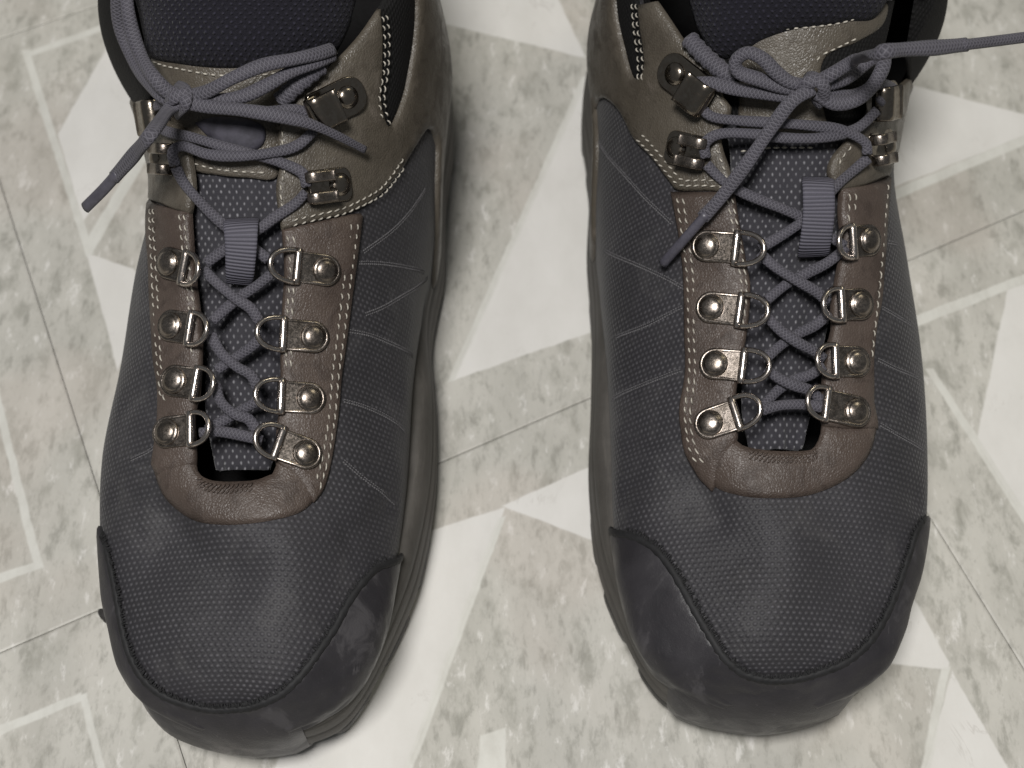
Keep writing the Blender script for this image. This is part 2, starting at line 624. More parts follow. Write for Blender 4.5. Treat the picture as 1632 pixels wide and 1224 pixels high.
# ------------------------------------------------------------------ boot shape
TAB_A = [
    (-0.1062, -0.1052, 0.0400, -0.0759, -0.0759, 0.0108, 0.0112, 0.0056, 0.0113, 0.0110, 0.0055, 0.0357),
    (-0.1017, -0.1007, 0.0490, -0.0767, -0.0767, 0.0209, 0.0217, 0.0113, 0.0219, 0.0215, 0.0112, 0.0347),
    (-0.0937, -0.0937, 0.0545, -0.0772, -0.0772, 0.0299, 0.0310, 0.0167, 0.0313, 0.0307, 0.0166, 0.0330),
    (-0.0777, -0.0797, 0.0605, -0.0778, -0.0778, 0.0362, 0.0375, 0.0210, 0.0386, 0.0378, 0.0212, 0.0301),
    (-0.0527, -0.0577, 0.0675, -0.0783, -0.0783, 0.0418, 0.0433, 0.0251, 0.0429, 0.0420, 0.0244, 0.0269),
    (-0.0227, -0.0287, 0.0770, -0.0789, -0.0789, 0.0440, 0.0456, 0.0264, 0.0459, 0.0450, 0.0261, 0.0260),
    (0.0073, -0.0017, 0.0890, -0.0789, -0.0789, 0.0411, 0.0426, 0.0247, 0.0465, 0.0456, 0.0264, 0.0260),
    (0.0373, 0.0223, 0.1030, -0.0786, -0.0786, 0.0392, 0.0406, 0.0244, 0.0486, 0.0477, 0.0286, 0.0260),
    (0.0673, 0.0453, 0.1190, -0.0793, -0.0793, 0.0342, 0.0354, 0.0220, 0.0532, 0.0522, 0.0324, 0.0260),
    (0.0973, 0.0663, 0.1360, -0.0786, -0.0786, 0.0403, 0.0417, 0.0275, 0.0500, 0.0544, 0.0359, 0.0260),
    (0.1273, 0.0883, 0.1530, -0.0759, -0.0759, 0.0410, 0.0537, 0.0397, 0.0500, 0.0533, 0.0394, 0.0260),
    (0.1573, 0.1143, 0.1640, -0.0747, -0.0747, 0.0410, 0.0456, 0.0374, 0.0465, 0.0456, 0.0374, 0.0260),
    (0.1823, 0.1443, 0.1680, -0.0763, -0.0763, 0.0380, 0.0397, 0.0349, 0.0405, 0.0397, 0.0349, 0.0260),
    (0.2003, 0.1743, 0.1690, -0.0787, -0.0787, 0.0288, 0.0298, 0.0262, 0.0304, 0.0298, 0.0262, 0.0260),
    (0.2103, 0.1963, 0.1690, -0.0806, -0.0806, 0.0185, 0.0191, 0.0168, 0.0195, 0.0191, 0.0168, 0.0260),
    (0.2143, 0.2063, 0.1680, -0.0816, -0.0816, 0.0109, 0.0113, 0.0096, 0.0115, 0.0113, 0.0096, 0.0260),
]
SOLE_A = ([0.015, 0.025, 0.0317, 0.038, 0.0436, 0.0458, 0.0429, 0.041, 0.036, 0.0421, 0.0428, 0.0428, 0.0398, 0.0306, 0.0203, 0.0127], [0.0155, 0.0265, 0.0335, 0.0401, 0.0475, 0.0527, 0.0527, 0.05, 0.0544, 0.0538, 0.0534, 0.0495, 0.0435, 0.0334, 0.0225, 0.0145])
TAB_B = [
    (-0.0993, -0.0983, 0.0400, 0.0741, 0.0741, 0.0120, 0.0117, 0.0059, 0.0115, 0.0119, 0.0060, 0.0357),
    (-0.0948, -0.0938, 0.0490, 0.0742, 0.0742, 0.0233, 0.0228, 0.0119, 0.0224, 0.0232, 0.0121, 0.0347),
    (-0.0868, -0.0868, 0.0545, 0.0745, 0.0745, 0.0332, 0.0326, 0.0176, 0.0320, 0.0332, 0.0179, 0.0330),
    (-0.0708, -0.0728, 0.0605, 0.0753, 0.0753, 0.0400, 0.0392, 0.0219, 0.0383, 0.0397, 0.0222, 0.0301),
    (-0.0458, -0.0508, 0.0675, 0.0767, 0.0767, 0.0447, 0.0439, 0.0254, 0.0449, 0.0465, 0.0270, 0.0269),
    (-0.0158, -0.0218, 0.0770, 0.0787, 0.0787, 0.0470, 0.0460, 0.0267, 0.0466, 0.0483, 0.0280, 0.0260),
    (0.0142, 0.0052, 0.0890, 0.0817, 0.0817, 0.0504, 0.0494, 0.0286, 0.0444, 0.0461, 0.0267, 0.0260),
    (0.0442, 0.0292, 0.1030, 0.0850, 0.0850, 0.0552, 0.0541, 0.0325, 0.0393, 0.0407, 0.0244, 0.0260),
    (0.0742, 0.0522, 0.1190, 0.0848, 0.0848, 0.0559, 0.0548, 0.0340, 0.0368, 0.0381, 0.0236, 0.0260),
    (0.1042, 0.0732, 0.1360, 0.0837, 0.0837, 0.0500, 0.0547, 0.0361, 0.0410, 0.0435, 0.0287, 0.0260),
    (0.1342, 0.0952, 0.1530, 0.0812, 0.0812, 0.0500, 0.0533, 0.0394, 0.0410, 0.0565, 0.0418, 0.0260),
    (0.1642, 0.1212, 0.1640, 0.0800, 0.0800, 0.0465, 0.0456, 0.0374, 0.0410, 0.0456, 0.0374, 0.0260),
    (0.1892, 0.1512, 0.1680, 0.0820, 0.0820, 0.0405, 0.0397, 0.0349, 0.0380, 0.0397, 0.0349, 0.0260),
    (0.2072, 0.1812, 0.1690, 0.0846, 0.0846, 0.0304, 0.0298, 0.0262, 0.0288, 0.0298, 0.0262, 0.0260),
    (0.2172, 0.2032, 0.1690, 0.0867, 0.0867, 0.0195, 0.0191, 0.0168, 0.0185, 0.0191, 0.0168, 0.0260),
    (0.2212, 0.2132, 0.1680, 0.0878, 0.0878, 0.0115, 0.0113, 0.0096, 0.0109, 0.0113, 0.0096, 0.0260),
]
SOLE_B = ([0.015, 0.025, 0.0338, 0.0401, 0.0467, 0.0484, 0.0462, 0.0411, 0.0386, 0.0428, 0.0428, 0.0428, 0.0398, 0.0306, 0.0203, 0.0127], [0.0155, 0.0265, 0.0344, 0.0412, 0.0484, 0.0526, 0.0541, 0.0564, 0.0571, 0.0545, 0.0541, 0.0495, 0.0435, 0.0334, 0.0225, 0.0145])


def cr_eval(tab, u):
    tab = np.asarray(tab, float)
    n = len(tab)
    u = np.clip(np.asarray(u, float), 0, n - 1 - 1e-9)
    i = np.floor(u).astype(int)
    t = (u - i)[..., None]
    ext = np.vstack([2 * tab[0] - tab[1], tab, 2 * tab[-1] - tab[-2]])
    p0, p1, p2, p3 = ext[i], ext[i + 1], ext[i + 2], ext[i + 3]
    return .5 * (2 * p1 + (p2 - p0) * t + (2 * p0 - 5 * p1 + 4 * p2 - p3) * t * t + (3 * p1 - p0 - 3 * p2 + p3) * t ** 3)


def surf(tab, u, v):
    """upper: u runs toe to heel, v across (-1 left sole edge, 0 ridge, 1 right sole edge)"""
    u = np.asarray(u, float)
    v = np.asarray(v, float)
    s = cr_eval(tab, u)
    yb, yr, zr, xb, xr, L0, L1, L2, R0, R1, R2, zb = [s[..., k] for k in range(12)]
    a = np.abs(v) * 3
    left = v < 0
    w0 = np.where(left, L0, R0)
    w1 = np.where(left, L1, R1)
    w2 = np.where(left, L2, R2)
    o2 = np.where(left, R2, L2)
    z0 = 0 * w0
    Pw = [-o2, z0, w2, w1, w0, w0 + (w0 - w1) * .6]
    Pq = [.86 + z0, 1 + z0, .86 + z0, .46 + z0, z0, -.46 + z0]
    i = np.clip(np.floor(a), 0, 2).astype(int)
    t = a - i

    def cr(P):
        p0, p1, p2, p3 = [np.choose(np.clip(i + k, 0, 5), P) for k in range(4)]
        return .5 * (2 * p1 + (p2 - p0) * t + (2 * p0 - 5 * p1 + 4 * p2 - p3) * t * t + (3 * p1 - p0 - 3 * p2 + p3) * t ** 3)
    w_ = cr(Pw)
    q = cr(Pq)
    return np.stack([xb + (xr - xb) * q + np.where(left, -w_, w_), yb + (yr - yb) * q, zb + (zr - zb) * q], -1)


class Sheet:
    """a parametric sheet with ray hits, normals, metric plane and panels on it"""
    def __init__(s, fn, u0, u1, v0, v1, nu, nv, mu, mv):
        s.fn, s.u0, s.u1, s.v0, s.v1 = fn, u0, u1, v0, v1
        s.mu, s.mv = mu, mv
        s.dents = []
        us, vs = np.linspace(u0, u1, nu), np.linspace(v0, v1, nv)
        s.us, s.vs = us, vs
        UU, VV = np.meshgrid(us, vs, indexing='ij')
        s.P = fn(UU.ravel(), VV.ravel()).reshape(nu, nv, 3)
        s.UV = np.stack([UU.ravel(), VV.ravel()], -1)
        tris = []
        for i in range(nu - 1):
            for j in range(nv - 1):
                a = i * nv + j
                tris += [(a, a + nv, a + nv + 1), (a, a + nv + 1, a + 1)]
        s.tris = tris
        s.bvh = BVHTree.FromPolygons([Vector(p) for p in s.P.reshape(-1, 3)], tris)
        # arc length tables for texture coordinates
        dv = np.linalg.norm(np.diff(s.P, axis=1), axis=2)
        av = np.concatenate([np.zeros((nu, 1)), np.cumsum(dv, 1)], 1)
        jm = int(np.argmin(np.abs(vs)))
        s.av = av - av[:, jm:jm + 1]
        du = np.linalg.norm(np.diff(s.P, axis=0), axis=2).mean(1)
        s.au = np.r_[0, np.cumsum(du)]

    def tex(s, u, v):
        fu = np.clip((u - s.u0) / (s.u1 - s.u0), 0, 1) * (len(s.us) - 1)
        fv = np.clip((v - s.v0) / (s.v1 - s.v0), 0, 1) * (len(s.vs) - 1)
        i = np.clip(np.floor(fu).astype(int), 0, len(s.us) - 2)
        j = np.clip(np.floor(fv).astype(int), 0, len(s.vs) - 2)
        a, b = fu - i, fv - j
        A = s.av
        val = (A[i, j] * (1 - a) + A[i + 1, j] * a) * (1 - b) + (A[i, j + 1] * (1 - a) + A[i + 1, j + 1] * a) * b
        return np.stack([val, np.interp(u, s.us, s.au)], -1)

    def nrm(s, u, v):
        e = 1e-3
        u1 = np.clip(u + e, s.u0, s.u1); u2 = np.clip(u - e, s.u0, s.u1)
        v1 = np.clip(v + e, s.v0, s.v1); v2 = np.clip(v - e, s.v0, s.v1)
        return unit(np.cross(s.fn(u, v1) - s.fn(u, v2), s.fn(u1, v) - s.fn(u2, v)))

    def pos(s, u, v, off=0., wrinkle=True):
        u = np.atleast_1d(np.asarray(u, float)); v = np.atleast_1d(np.asarray(v, float))
        P = s.fn(u, v)
        n = s.nrm(u, v)
        d = np.zeros(len(P))
        for a, b, r, dep in s.dents:
            ab = b - a
            t = np.clip(((P - a) @ ab) / (ab @ ab + 1e-12), 0, 1)
            dd = np.linalg.norm(P - a - t[:, None] * ab, axis=1)
            d += dep * np.exp(-.5 * (dd / r) ** 2)
        return P + n * (d + off)[:, None]

    def dent(s, p1, p2, r, dep):
        a, b = s.hit(*p1), s.hit(*p2)
        if a and b:
            s.dents.append((a[0], b[0], r, dep))

    def hit(s, px, py):
        d = ray(px, py)
        loc, n, idx, t = s.bvh.ray_cast(Vector(CAM), Vector(d))
        if loc is None:
            return None
        A, B, C = [s.P.reshape(-1, 3)[k] for k in s.tris[idx]]
        P = np.array(loc)
        v0, v1, v2 = B - A, C - A, P - A
        d00, d01, d11, d20, d21 = v0 @ v0, v0 @ v1, v1 @ v1, v2 @ v0, v2 @ v1
        den = d00 * d11 - d01 * d01 + 1e-20
        b1 = (d11 * d20 - d01 * d21) / den
        b2 = (d00 * d21 - d01 * d20) / den
        uv = s.UV[s.tris[idx][0]] * (1 - b1 - b2) + s.UV[s.tris[idx][1]] * b1 + s.UV[s.tris[idx][2]] * b2
        return P, uv, np.array(n)

    def uv(s, p):
        """(px, py) on the photograph, or ('u', u, v) straight on the sheet"""
        if p[0] == 'u':
            return np.array(p[1:3], float)
        c = s.P.reshape(-1, 3).mean(0)
        d = c - CAM
        cx, cy = PW / 2 + FPX * (d @ CR) / (d @ CF), PH / 2 - FPX * (d @ CU) / (d @ CF)
        x, y = p
        for k in range(60):
            h = s.hit(x, y)
            if h:
                return h[1]
            x += math.copysign(2., cx - x)
        raise ValueError('no hit %s' % (p,))

    def path(s, pts, step=.0015, smooth=True):
        q = np.array([s.uv(p) for p in pts]) * (s.mu, s.mv)
        return (crom(q, step=step) if smooth else lin(q, step)) / (s.mu, s.mv)

    def at(s, px, py, off=0.):
        """point above the sheet by off, on the line of sight"""
        h = s.hit(px, py)
        x = px
        cx = PW / 2 + FPX * (s.P.reshape(-1, 3).mean(0) - CAM)[0] / ((s.P.reshape(-1, 3).mean(0) - CAM) @ CF)
        while h is None:
            x += math.copysign(3., cx - x)
            h = s.hit(x, py)
        d = ray(px, py)
        depth = (h[0] - CAM) @ d
        return CAM + d * (depth - off / max(.4, abs(h[2] @ d)))

    def panel(s, name, outline, t, mat, parent, org, bevel=.0011, h=.0019, base=0., puff=0., lump=0., lumpscale=70, smooth=True, seed=0.):
        """a piece of leather/rubber/cloth of thickness t cut to an outline and laid on the sheet"""
        segs = outline if isinstance(outline[0], list) else [outline]
        pts = []
        for sg in segs:      # each run is smoothed on its own, corners stay between runs
            q = np.array([s.uv(p) for p in sg]) * (s.mu, s.mv)
            r = crom(q, step=.0015) if (smooth and len(q) > 2) else lin(q, .0015)
            pts.append(r)
        poly = np.vstack(pts)
        keep = [0]
        for i in range(1, len(poly)):
            if np.linalg.norm(poly[i] - poly[keep[-1]]) > .0004:
                keep.append(i)
        poly = poly[keep]
        if np.linalg.norm(poly[0] - poly[-1]) < .0004:
            poly = poly[:-1]
        m = len(poly)
        lo, hi = poly.min(0), poly.max(0)
        gx, gy = np.arange(lo[0], hi[0], h), np.arange(lo[1], hi[1], h)
        G = np.stack(np.meshgrid(gx, gy, indexing='ij'), -1)
        G[:, ::2, 0] += h / 2
        G = G.reshape(-1, 2)
        G = G[in_poly(G, poly)]
        d = dist_poly(G, poly)
        G = G[d > h * .75]
        # an inner ring gives a rounded edge
        tg = unit(np.roll(poly, -1, 0) - np.roll(poly, 1, 0))
        area2 = np.sum(poly[:, 0] * np.roll(poly[:, 1], -1) - np.roll(poly[:, 0], -1) * poly[:, 1])
        nin = np.stack([-tg[:, 1], tg[:, 0]], -1) * (1 if area2 > 0 else -1)
        ring = poly + nin * bevel * .6
        rd = dist_poly(ring, poly)
        ring = ring[in_poly(ring, poly) & (rd > bevel * .45)]
        pts2 = np.vstack([poly, ring, G])
        res = delaunay_2d_cdt([Vector(p) for p in pts2], [], [list(range(m))], 1, 1e-7)
        V2 = np.array([tuple(p) for p in res[0]])
        tri = [f for f in res[2] if len(f) >= 3]
        cen = np.array([V2[list(f)].mean(0) for f in tri])
        ok = in_poly(cen, poly)
        tri = [f for f, k in zip(tri, ok) if k]
        d = dist_poly(V2, poly)
        u, v = V2[:, 0] / s.mu, V2[:, 1] / s.mv
        off = base + t * (.45 + .55 * np.clip(1 - (1 - np.clip(d / bevel, 0, 1)) ** 2, 0, 1)) + puff * (1 - np.exp(-d / .006))
        if lump:
            off = off + lump * np.array([mnoise.noise(Vector((a[0] * lumpscale, a[1] * lumpscale, seed))) for a in V2]) * np.clip(d / .004, 0, 1)
        P = s.pos(u, v, off)
        # orientation
        a, b, c = P[list(tri[0])[:3]]
        nn = np.cross(b - a, c - a)
        if nn @ s.nrm(u[tri[0][0]:tri[0][0] + 1], v[tri[0][0]:tri[0][0] + 1])[0] < 0:
            tri = [tuple(reversed(f)) for f in tri]
        # skirt
        edges = {}
        for f in tri:
            for a, b in zip(f, list(f[1:]) + [f[0]]):
                edges[(a, b)] = 1
        bd = [(a, b) for (a, b) in edges if (b, a) not in edges]
        bv = sorted({a for e in bd for a in e})
        idx = {a: len(P) + i for i, a in enumerate(bv)}
        Pb = s.pos(u[bv], v[bv], -.0006 + min(base, 0) * 0)
        faces = [tuple(f) for f in tri] + [(b, a, idx[a], idx[b]) for a, b in bd]
        tx = s.tex(u, v)
        uv = np.vstack([tx, tx[bv]])
        o = mesh_obj(name, np.vstack([P, Pb]), faces, mat, parent, uv, True, org)
        return o, poly

    def stitches(s, mb, pts, off, pitch=.0021, ln=.00155, r=.00033, skew=0., side=0., jit=.12):
        q = np.array([s.uv(p) for p in pts])
        fine = crom(q * (s.mu, s.mv), step=.0004) / (s.mu, s.mv) if len(q) > 2 else lin(q * (s.mu, s.mv), .0004) / (s.mu, s.mv)
        P = s.pos(fine[:, 0], fine[:, 1], off)
        n = s.nrm(fine[:, 0], fine[:, 1])
        L = np.r_[0, np.cumsum(np.linalg.norm(np.diff(P, axis=0), axis=1))]
        T = unit(np.gradient(P, axis=0))
        B = np.cross(n, T)
        P = P + B * side
        f = lambda A, x: np.array([np.interp(x, L, A[:, k]) for k in range(3)])
        x = pitch * .3
        while x + ln < L[-1]:
            j = 1 + random.uniform(-jit, jit)
            bb = f(B, x + ln / 2) * skew * ln
            c = [f(P, x + ln * k * j) + bb * (k - .5) for k in (0, .25, .5, .75, 1)]
            nn = f(n, x + ln / 2)
            c = [ci + nn * h_ for ci, h_ in zip(c, (-.0004, .0001, .00018, .0001, -.0004))]
            tube(mb, np.array(c), r * np.array([.6, 1, 1.08, 1, .6]), r * .8, up=nn, nseg=6)
            x += pitch


# ------------------------------------------------------------------ what the photograph shows on each boot (pixel traces laid onto the boot)
A = dict(
    tab=TAB_A, sole=SOLE_A, med=1,
    piping=[(158, 838), (170, 868), (180, 910), (190, 960), (200, 1010), (215, 1055), (237, 1087), (270, 1110), (310, 1123), (350, 1127), (400, 1121), (440, 1104), (475, 1074), (505, 1035), (530, 1000), (552, 960), (580, 922), (610, 900), (641, 882)],
    bumper=((196, 1080), (492, 1180)),
    strip_l=[[(239, 318), (241, 400), (244, 480), (248, 560), (253, 640), (247, 700), (243, 742)], [(250, 760), (290, 748), (313, 740)], [(313, 716), (311, 660), (318, 634), (322, 580), (321, 517), (313, 450), (309, 400), (305, 338)]],
    strip_r=[[(449, 366), (453, 431), (451, 470), (447, 568), (447, 640), (441, 680), (441, 736), (470, 762), (496, 800)], [(498, 802), (514, 780), (526, 737), (535, 680), (544, 600), (553, 520), (563, 440), (575, 345)], [(571, 340), (510, 352), (452, 366)]],
    guard=[[(245, 722), (246, 762), (262, 798), (300, 826), (345, 836), (400, 836), (455, 826), (490, 808), (512, 772), (518, 735)], [(518, 732), (446, 724), (440, 742)], [(434, 756), (405, 766), (360, 768), (332, 764), (314, 750), (311, 716)], [(308, 716), (262, 716), (247, 720)]],
    cuff_m=[[(603, 14), (570, 60), (530, 102), (490, 142), (462, 166), (448, 196), (442, 232), (446, 265), (440, 305), (448, 368)], [(452, 366), (505, 352), (562, 336), (600, 312), (632, 276), (655, 238), (676, 206), (686, 208)], [(694, 232), (693, 330), (688, 440)]],
    notch=[(661, 4), (659, 50), (653, 95), (642, 150), (622, 200), (612, 196), (604, 160), (606, 120), (607, 60), (603, 14)],
    cuff_l=[[(232, 168), (268, 190), (298, 212), (306, 250), (312, 300), (305, 342)], [(305, 342), (270, 330), (243, 320)]],
    loops=[((518, 431), (472, 425), (426, 423)), ((499, 537), (450, 533), (407, 529)), ((493, 635), (447, 632), (405, 632)), ((487, 723), (443, 707), (404, 703)),
           ((269, 419), (299, 427), (329, 432)), ((273, 519), (307, 524), (339, 530)), ((279, 607), (315, 612), (344, 607)), ((267, 689), (307, 685), (334, 692))],
    hooks=[((540, 294), (492, 300), 2), ((552, 155), (498, 182), 1), ((252, 252), (284, 255), 2), ((240, 190), (270, 182), 1)],
    stitch=[('m', [(554, 352), (543, 440), (534, 520), (525, 600), (518, 680), (509, 735), (498, 775)], 0), ('m', [(564, 352), (553, 440), (544, 520), (535, 600), (527, 680), (518, 735), (505, 783)], 0),
            ('m', [(456, 372), (461, 431), (458, 470), (454, 560), (455, 600)], 0), ('m', [(465, 372), (470, 431), (465, 470), (462, 560), (461, 600)], 0),
            ('l', [(250, 330), (251, 400), (254, 480), (258, 560), (263, 640)], 0), ('l', [(255, 330), (257, 400), (261, 480), (264, 560), (268, 640)], 0),
            ('l', [(294, 338), (299, 400), (304, 450), (310, 520), (311, 570)], 0), ('l', [(301, 338), (306, 400), (311, 450), (317, 520)], 0),
            ('c', [(462, 361), (505, 350), (545, 340), (590, 318), (612, 300), (640, 262)], 0), ('c', [(462, 353), (505, 342), (545, 331), (585, 310), (607, 292), (634, 254)], 0),
            ('c', [(603, 22), (606, 60), (605, 110), (598, 150), (600, 180), (606, 199)], 0), ('c', [(609, 20), (613, 60), (611, 110), (605, 150), (608, 178), (615, 202)], 0),
            ('c', [(449, 205), (449, 240), (452, 270), (446, 305), (450, 340)], 0)],
    seams=[[(571, 421), (610, 422), (650, 428), (676, 436)], [(678, 300), (650, 340), (620, 370), (576, 402)], [(682, 440), (650, 465), (610, 488), (580, 500)], [(552, 529), (590, 536), (625, 550), (658, 570)], [(548, 640), (600, 655), (650, 690)], [(545, 735), (590, 775), (632, 806)], [(205, 735), (232, 722), (248, 710)], [(300, 1180 - 0), (300, 1180)]][:-1],
    dents=[((255, 870), (370, 915), .0085, -.0050), ((330, 850), (430, 862), .006, .0016), ((430, 890), (450, 1040), .010, .0030), ((480, 880), (560, 860), .008, .0010), ((200, 700), (235, 690), .006, -.0010), ((600, 680), (640, 700), .006, -.0012), ((590, 780), (630, 740), .005, .0008), ((252, 815), (300, 858), .0030, -.0014), ((182, 790), (240, 776), .0030, -.0012), ((555, 850), (620, 815), .0030, -.0014), ((200, 640), (240, 620), .003, -.0012), ((565, 610), (630, 625), .004, -.0014)],
    pad=[('u', 16.8, -.86), ('u', 16.2, -.97), (188, 20), (205, 62), (245, 92), (330, 107), (420, 107), (505, 87), (556, 50), ('u', 16.2, .97), ('u', 16.8, .86)],
    patch=[(240, 66), (262, 150), (290, 226), (309, 268), (350, 279), (400, 284), (438, 284), (452, 240), (470, 160), (505, 66)],
    tstitch=[[(252, 96), (270, 104), (300, 111), (340, 119), (380, 121), (420, 119), (470, 110)], [(314, 260), (350, 270), (400, 275), (432, 276)]],
    keeper=[(384, 350, -2), (384, 357, 3.2), (384, 372, 5.4), (384, 395, 5.2), (383, 420, 3.6), (382, 440, 1.0), (381, 452, -2.5)], keeper_w=(.0054, .0038),
    gap_shade=[(196, 20), (215, 110), (240, 170), (275, 225), (310, 250), (380, 262), (440, 262), (470, 215), (500, 150), (545, 60), (560, 10)],
    tagp=[(318, 196), (350, 186), (395, 190), (421, 205), (416, 234), (385, 242), (345, 226)],
)
B = dict(
    tab=TAB_B, sole=SOLE_B, med=-1,
    piping=[(974, 842), (1000, 853), (1035, 868), (1060, 892), (1085, 930), (1110, 975), (1138, 1020), (1163, 1053), (1190, 1071), (1230, 1079), (1280, 1076), (1330, 1061), (1370, 1036), (1400, 1000), (1425, 950), (1445, 890), (1460, 842), (1479, 822)],
    bumper=((1056, 1110), (1352, 1130)),
    strip_r=[[(1338, 300), (1336, 340), (1340, 392), (1332, 440), (1324, 490), (1325, 525), (1316, 560), (1308, 634), (1308, 668)], [(1312, 680), (1350, 684), (1396, 684)], [(1396, 674), (1392, 634), (1389, 580), (1394, 517), (1402, 470), (1408, 353), (1413, 282)]],
    strip_l=[[(1072, 306), (1076, 330), (1084, 376), (1091, 440), (1092, 536), (1090, 615), (1084, 674), (1090, 721), (1106, 756), (1130, 780)], [(1136, 772), (1146, 745), (1162, 718), (1176, 697), (1172, 650), (1175, 611), (1190, 532), (1196, 458), (1190, 423), (1179, 360), (1170, 306)]],
    guard=[[(1100, 700), (1104, 735), (1135, 772), (1174, 787), (1214, 793), (1272, 791), (1323, 778), (1363, 754), (1386, 722), (1396, 682)], [(1394, 676), (1350, 678), (1311, 676)], [(1310, 690), (1304, 706), (1290, 717), (1233, 718), (1190, 712), (1176, 704)], [(1172, 698), (1130, 694), (1102, 698)]],
    cuff_m=[[(1047, 2), (1092, 67), (1135, 120), (1152, 153), (1166, 176), (1150, 205), (1151, 235), (1163, 270), (1171, 308)], [(1168, 308), (1131, 304), (1084, 304), (1069, 289), (1040, 250), (1014, 222), (990, 176), (968, 156), (956, 158)], [(949, 172), (944, 250), (950, 380)]],
    notch=[(983, 0), (986, 30), (994, 65), (1004, 105), (1013, 126), (1026, 120), (1030, 98), (1024, 50), (1020, 8)],
    cuff_l=[[(1448, 126), (1418, 150), (1392, 178), (1360, 205), (1345, 228), (1325, 252), (1319, 278), (1337, 306)], [(1337, 304), (1375, 296), (1412, 282)]],
    loops=[((1127, 392), (1174, 396), (1221, 400)), ((1134, 490), (1180, 495), (1227, 496)), ((1140, 580), (1185, 584), (1229, 579)), ((1132, 675), (1174, 661), (1217, 660)),
           ((1384, 383), (1360, 385), (1332, 388)), ((1370, 485), (1340, 486), (1308, 490)), ((1364, 577), (1328, 576), (1302, 572)), ((1364, 656), (1314, 645), (1296, 660))],
    hooks=[((1080, 236), (1123, 246), 2), ((1078, 118), (1128, 158), 1), ((1414, 232), (1380, 242), 2), ((1416, 158), (1386, 165), 1)],
    stitch=[('l', [(1085, 312), (1093, 376), (1101, 451), (1102, 536), (1101, 615), (1096, 674), (1102, 721), (1115, 746)], 0), ('l', [(1094, 312), (1102, 376), (1110, 451), (1110, 536), (1110, 615), (1104, 674), (1112, 721), (1127, 748)], 0),
            ('l', [(1160, 312), (1170, 360), (1179, 423), (1184, 470), (1178, 530)], 0), ('l', [(1168, 312), (1177, 360), (1187, 423), (1191, 470), (1184, 530)], 0),
            ('m', [(1405, 292), (1400, 353), (1394, 450), (1387, 517), (1382, 570)], 0), ('m', [(1348, 305), (1346, 345), (1347, 395)], 0), ('m', [(1357, 305), (1354, 345)], 0),
            ('c', [(1160, 300), (1128, 297), (1090, 296), (1072, 280), (1046, 248), (1022, 222)], 0), ('c', [(1158, 291), (1128, 288), (1094, 288), (1078, 272), (1053, 240), (1030, 214)], 0),
            ('c', [(1021, 2), (1025, 50), (1032, 98), (1030, 132)], 0), ('c', [(1015, 2), (1019, 50), (1025, 98), (1024, 136)], 0),
            ('c', [(1143, 145), (1155, 170)], 0), ('c', [(1144, 235), (1156, 268), (1162, 292)], 0), ('d', [(1352, 232), (1335, 254), (1330, 272)], 0)],
    seams=[[(950, 225), (985, 270), (1030, 320), (1072, 360)], [(962, 400), (1000, 418), (1050, 440), (1090, 462)], [(980, 540), (1030, 520), (1090, 490)], [(975, 640), (1020, 615), (1085, 590)], [(1405, 492), (1430, 506), (1452, 520)], [(1398, 575), (1430, 590), (1465, 606)], [(1402, 678), (1440, 700), (1474, 722)], [(1415, 388), (1432, 392)]],
    dents=[((1115, 800), (1180, 870), .0085, -.0050), ((1290, 800), (1350, 880), .011, -.0038), ((1225, 860), (1210, 1000), .009, .0030), ((1180, 830), (1260, 830), .008, .0012), ((1010, 600), (1085, 590), .006, -.0014), ((1010, 640), (1080, 640), .006, .0008), ((1000, 775), (1090, 750), .0030, -.0014), ((1395, 760), (1460, 790), .0032, -.0014), ((1010, 700), (1080, 690), .0035, -.0014), ((1110, 790), (1140, 830), .0028, -.0012), ((1400, 640), (1450, 650), .003, -.0012)],
    pad=[('u', 16.8, -.86), ('u', 16.2, -.97), (1096, 10), (1104, 48), (1150, 92), (1190, 80), (1220, 62), (1270, 46), (1340, 36), (1400, 10), ('u', 16.2, .97), ('u', 16.8, .86)],
    patch=[(1178, 82), (1225, 50), (1285, 36), (1345, 30), (1405, 4), (1400, 40), (1360, 68), (1312, 92), (1304, 150), (1312, 208), (1250, 214), (1186, 206), (1180, 150)],
    tstitch=[[(1188, 76), (1215, 60), (1245, 48), (1290, 44), (1340, 36), (1385, 18)], [(1296, 100), (1306, 88), (1330, 76), (1365, 58)], [(1182, 242), (1230, 236), (1300, 236)]],
    keeper=[(1304, 284, -2), (1304, 291, 3.2), (1305, 308, 5.4), (1305, 340, 5.2), (1302, 370, 3.8), (1298, 395, 1.0), (1296, 408, -2.5)], keeper_w=(.0047, .0046),
    gap_shade=[(1100, 0), (1120, 70), (1150, 130), (1170, 190), (1200, 215), (1260, 222), (1320, 218), (1360, 195), (1390, 150), (1420, 80), (1432, 0)],
    tagp=None,
)

